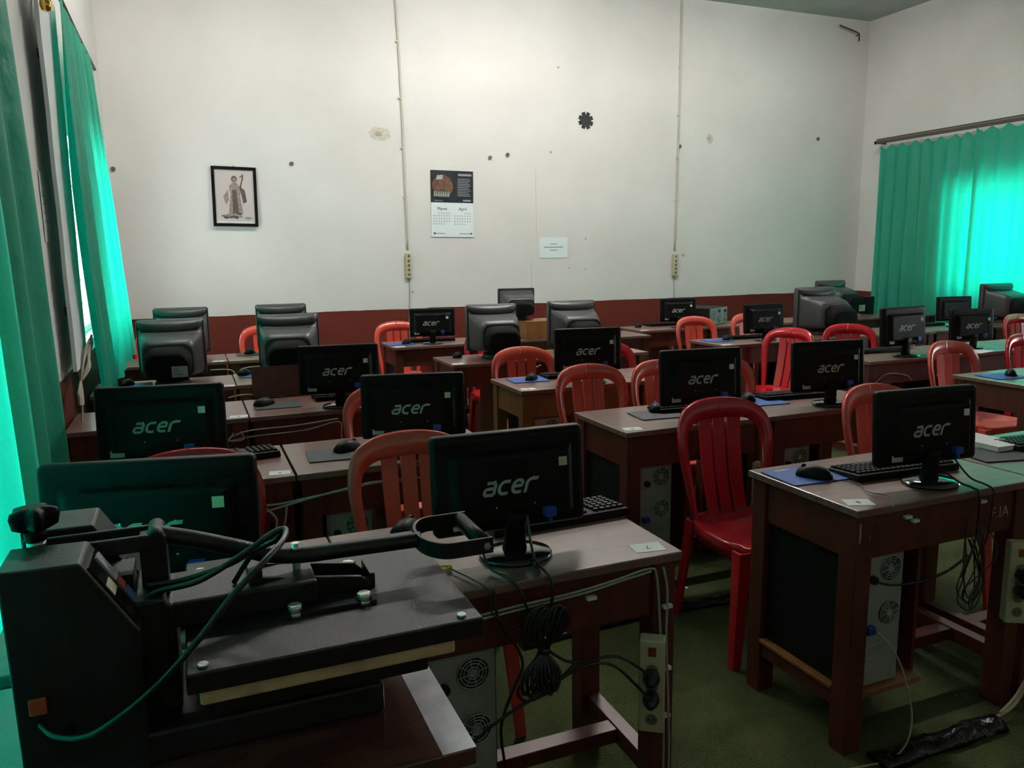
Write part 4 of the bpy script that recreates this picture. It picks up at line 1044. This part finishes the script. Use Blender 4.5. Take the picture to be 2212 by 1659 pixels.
poly(g, [(.05,.07),(.075,.16),(.068,.165),(.045,.09)], -.0032); poly(g, [(.045,.165),(.085,.18),(.083,.187),(.043,.172)], -.0032); poly(g, [(.062,.195),(.070,.197),(.078,.15),(.070,.148)], -.0032)
for k in range(12):
    a = random.uniform(-.11, .11); blob(g, a, -.165+random.uniform(-.02, .02), random.uniform(.015, .03), random.uniform(.006, .014), -.001-.0012*(k%3), k % 2)
g.build('figure_print', [MFIG, MFIGL], fr)
MB().box(-w/2+t_+.01, w/2-t_-.01, -.002, 0, -h/2+t_+.004, -h/2+t_+.016).build('caption_strip', MPAPER, fr)
MB().cyl((0, .006, h/2), .006, .008, 'z', 8).build('hook', MNAIL, fr)
# calendar
ca = empty('calendar', (2.46, D-.006, 1.94)); tag(ca, 'wall calendar for two months with a dark picture above', 'calendar'); ca.rotation_euler = (0, rad(.8), 0)
cw = .435
MB().box(-cw/2, cw/2, -.002, .002, .015, .32).build('picture_page', MNAVY, ca)
MB().box(-cw/2, cw/2, -.003, .002, -.315, .015).build('date_page', MSHEET, ca)
g = MB(); cxc, czc = -.10, .17
poly(g, [(cxc+.105*cos(2*pi*k/30), czc+.105*sin(2*pi*k/30)) for k in range(-11, 16)], -.003, 0)
poly(g, [(-.19,.085),(-.15,.13),(-.05,.13),(-.02,.09),(-.06,.06),(-.13,.06)], -.005, 1)
for k in range(9): poly(g, [(-.19+k*.018,.075),(-.185+k*.018,.125),(-.178+k*.018,.12),(-.176+k*.018,.07)], -.0065, 2)
poly(g, [(-.16,.23),(-.10,.235),(-.095,.275),(-.155,.275)], -.005, 2)
g.build('picture_print', [MORNG, MNAVY, MSTKG], ca)
g = MB()
g.tube([(cxc+.108*cos(2*pi*k/40), -.005, czc+.108*sin(2*pi*k/40)) for k in range(-13, 15)], .0022, 5, mi=1)
for k in range(11): g.box(.055, .19-.01*(k % 3), -.0045, -.002, .08+k*.016, .086+k*.016)
g.box(.06, .2, -.0045, -.002, .272, .292); g.box(.11, .19, -.0045, -.002, .03, .045); g.box(-.18, -.10, -.0045, -.002, .03, .036)
g.build('picture_text', [MINKL, MORNG], ca)
text_mesh('Maret', .042, 'month_name', MINK, (-.105, -.004, -.045), (pi/2, 0, 0), ca)
text_mesh('April', .042, 'month_name', MINK, (.105, -.004, -.045), (pi/2, 0, 0), ca)
g = MB()
for m0 in (-.195, .02):
    for rw in range(5):
        for c in range(7):
            if (rw == 0 and c < (4 if m0 > 0 else 2)): continue
            if rw == 4 and c > 4: continue
            x = m0 + c*.026; z = -.09 - rw*.026
            g.box(x, x+.010, -.0045, -.002, z, z+.009)
g.box(-.19, -.08, -.0045, -.002, -.285, -.278); g.box(.07, .19, -.0045, -.002, -.285, -.278)
g.build('date_print', MINKL, ca)
MB().box(-.195, -.175, -.005, -.002, -.288, -.273).box(.185, .2, -.005, -.002, -.288, -.273).build('footer_mark', MINK, ca)
# notice
no = empty('wall_notice', (3.555, D-.004, 1.512)); tag(no, 'white laminated paper notice with small centred text on the back wall', 'notice'); 
MB().prism(rrect(.325, .21, .012, 3), -.001, .001, m=Matrix.Rotation(pi/2, 4, 'X')).build('sheet', MSHEET, no)
g = MB(); g.box(-.035, .035, -.003, -.001, .032, .040); g.box(-.11, .11, -.003, -.001, .0, .008); g.box(-.045, .045, -.003, -.001, -.028, -.021)
g.build('notice_text', MINKL, no)
# black tape star
st = MB()
for k in range(4):
    a = rad(22 + 45*k); L_ = .086; c_, s_ = cos(a), sin(a); wd = .021
    st.frustum([(-L_*c_-wd*s_, -.001*k, -L_*s_+wd*c_), (L_*c_-wd*s_, -.001*k, L_*s_+wd*c_), (L_*c_+wd*s_, -.001*k, L_*s_-wd*c_), (-L_*c_+wd*s_, -.001*k, -L_*s_-wd*c_)],
               [(-L_*c_-wd*s_, -.001*k-.001, -L_*s_+wd*c_), (L_*c_-wd*s_, -.001*k-.001, L_*s_+wd*c_), (L_*c_+wd*s_, -.001*k-.001, L_*s_-wd*c_), (-L_*c_+wd*s_, -.001*k-.001, -L_*s_-wd*c_)])
st.add([(.060*cos(2*pi*k/14), -.005, .060*sin(2*pi*k/14)) for k in range(14)] + [(.060*cos(2*pi*k/14), 0, .060*sin(2*pi*k/14)) for k in range(14)],
       [tuple(range(14)), tuple(range(14, 28))] + [(k, (k+1) % 14, 14+(k+1) % 14, 14+k) for k in range(14)])
tag(st.build('tape_star', MTAPE, loc=(3.93, D-.002, 2.80)), 'black star of crossed tape strips high on the back wall', 'tape star')
# conduits and strips
def conduit(x0, x1, zt, zb, label, zsw=None):
    b = MB(); pts = [(x0, YW-.008, zt), (x0*.5+x1*.5+.012, YW-.008, zt*.6+zb*.4), (x1, YW-.008, zb)]
    b.tube(smooth(pts, 8), .010, 8)
    for z in (3.4, 2.9, 2.45, 2.0):
        u = (z-zb)/(zt-zb); b.box(x1+(x0-x1)*u-.013, x1+(x0-x1)*u+.018, YW-.019, YW, z, z+.012)
    return tag(b.build('cable_conduit', MGREY if False else mat('off white conduit', (.50,.49,.40), .5)), label, 'cable conduit')
conduit(1.945, 1.993, HT, 1.505, 'pale cable duct running down the back wall left of the calendar')
conduit(5.07, 5.04, HT, 1.46, 'pale cable duct running down the back wall right of the tape star')
o = strip((1.993, D-.021, 1.235), (0, 0, 0), 'cream socket strip on the back wall left of the calendar', s=(.95, .9, 1.02))
o = strip((5.04, D-.021, 1.185), (0, 0, 0), 'cream socket strip on the back wall right of the notice', s=(.95, .9, 1.02))
cable('thin_wall_cable', [(1.995, YW-.006, 1.235),(2.00, YW-.006, 1.10),(1.985, YW-.006, .80),(1.985,YW-.006,.2)], .004, MGREY, 'thin cable hanging from the left wall socket strip')
cable('thin_wall_cable', [(5.035, YW-.006, 1.185),(5.045, YW-.006, 1.05),(5.04, YW-.006, .80),(5.04,YW-.006,.2)], .004, MGREY, 'thin cable hanging from the right wall socket strip')
for i, (x, z, lab_) in enumerate(((-.50, 2.20, 'by the left corner'), (.95, 2.283, 'right of the framed picture'), (2.865, 2.397, 'left of a pair above the calendar'), (3.052, 2.43, 'right of a pair above the calendar'), (5.083, 2.585, 'beside the right cable duct'), (7.01, 2.74, 'near the right corner'))):
    b = MB(); b.cyl((0, -.014, 0), .018, .014, 'y', 14); tag(b.build('wall_plug', MNAIL, loc=(x, YW, z)), 'round grey wall plug ' + lab_, 'wall plug', 'wall plugs on the back wall')
def stain(x, z, rx, rz_, label, seed):
    rr_ = random.Random(seed); b = MB()
    pts = [(rx*cos(2*pi*k/24)*rr_.uniform(.85, 1.1), rz_*sin(2*pi*k/24)*rr_.uniform(.85, 1.1)) for k in range(24)]
    poly(b, pts, 0, 0)
    b.prism([(p[0]*.28-rx*.1, p[1]*.35) for p in pts], 0, .004, 1, Matrix.Translation((0, -.001, 0)) @ Matrix.Rotation(pi/2, 4, 'X'))
    tag(b.build('plaster_patch', [mat('smudged plaster', (.56,.53,.46), .8, var=.15, scale=30), MSTAIN], loc=(x, YW-.0005, z)), label, 'plaster patch')
stain(1.765, 2.577, .105, .062, 'brownish smudge with a dark hole left of the first cable duct', 1)
stain(5.475, 2.68, .045, .05, 'small dark hole in the plaster right of the second cable duct', 2)
b = MB(); b.tube([(7.20, YW-.06, 4.005),(7.45, YW-.06, 3.955),(7.50, YW-.06, 3.94),(7.505, YW-.06, 3.86)], .009, 6); b.tube([(7.50, YW-.06, 3.94),(7.52, YW, 3.93)], .009, 6)
tag(b.build('wire_bracket', MDARKROD), 'bent rusty metal bracket high in the right corner', 'bracket')
for (x, z, n_) in ((3.81,1.62,0),(3.95,1.62,1),(3.80,1.31,2),(3.95,1.31,3),(3.45,2.50,4),(3.50,3.10,5)):
    pass
mk = MB()
for (x, z, r_) in ((3.70,1.58,.008),(3.93,1.60,.010),(3.74,1.30,.008),(3.93,1.28,.009),(3.53,2.47,.014),(3.62,3.30,.012),(2.03,1.10,.012),(5.16,1.41,.018)):
    mk.cyl((x, YW-.002, z), r_, .002, 'y', 8)
mk.box(3.30, 3.303, YW-.001, YW, 1.1, 1.38); mk.box(3.36, 3.362, YW-.001, YW, 1.65, 2.3)
tag(mk.build('wall_marks', MSTAIN), 'small specks and cracks scattered on the middle of the back wall', 'wall marks', kind='stuff')
# speaker in right corner
sp = MB(); sp.box(-.05, .05, -.05, .05, 0, .19); o = sp.build('speaker', MBLK, bevel=.005, loc=(6.84, 6.46, .752)); tag(o, 'small black speaker beside the right curtain edge', 'speaker')

# ================================================================== left wall things
b = MB(); b.box(0, .001, -.09, .09, -.145, .145); o = b.build('paper_notice', MPAPER, loc=(XL+.003, 3.93, 1.68)); 
g = MB(); 
for k in range(4): g.box(.001, .002, -.05, .03-.01*k, -.06+.035*k, -.055+.035*k)
g.build('handwriting', MINKL, o)
tag(o, 'white paper note stuck on the left wall between the curtains', 'paper')
b = MB()
rr3 = random.Random(9)
for k in range(9):
    a = rr3.uniform(-.3, .3)
    b.tube(smooth([(XL+.03,4.00,.92),(XL+.04+.02*sin(k),4.06+.02*k*.3,.97+.02*cos(k)),(XL+.05,4.20+.02*sin(k*2),1.04+.03*cos(k*1.3)),(XL+.06,4.30,1.08+.02*sin(k)),(XL+.045,4.22,1.00+.02*sin(k*3)),(XL+.03,4.02,.93)], 5), .005, 6)
    b.tube(smooth([(XL+.03,4.00,.92),(XL+.035,3.92-.01*sin(k),.90+.015*cos(k)),(XL+.035,3.84,.86+.02*sin(k*2)),(XL+.04,3.92,.85+.02*cos(k)),(XL+.03,4.00,.91)], 5), .005, 6)
b.tube(smooth([(XL+.03,3.98,.91),(XL+.03,3.95,.80),(XL+.03,3.90,.70),(XL+.08,3.86,.62)], 5), .005, 6)
for i_ in range(len(b.v)): b.v[i_] = b.v[i_] + Vector((.035, -.05, 0))
tag(b.build('cable_bundle', mat('dusty grey cable', (.36,.33,.26), .7)), 'bundle of dusty grey cable tied on the left wall below the pale board', 'cable')
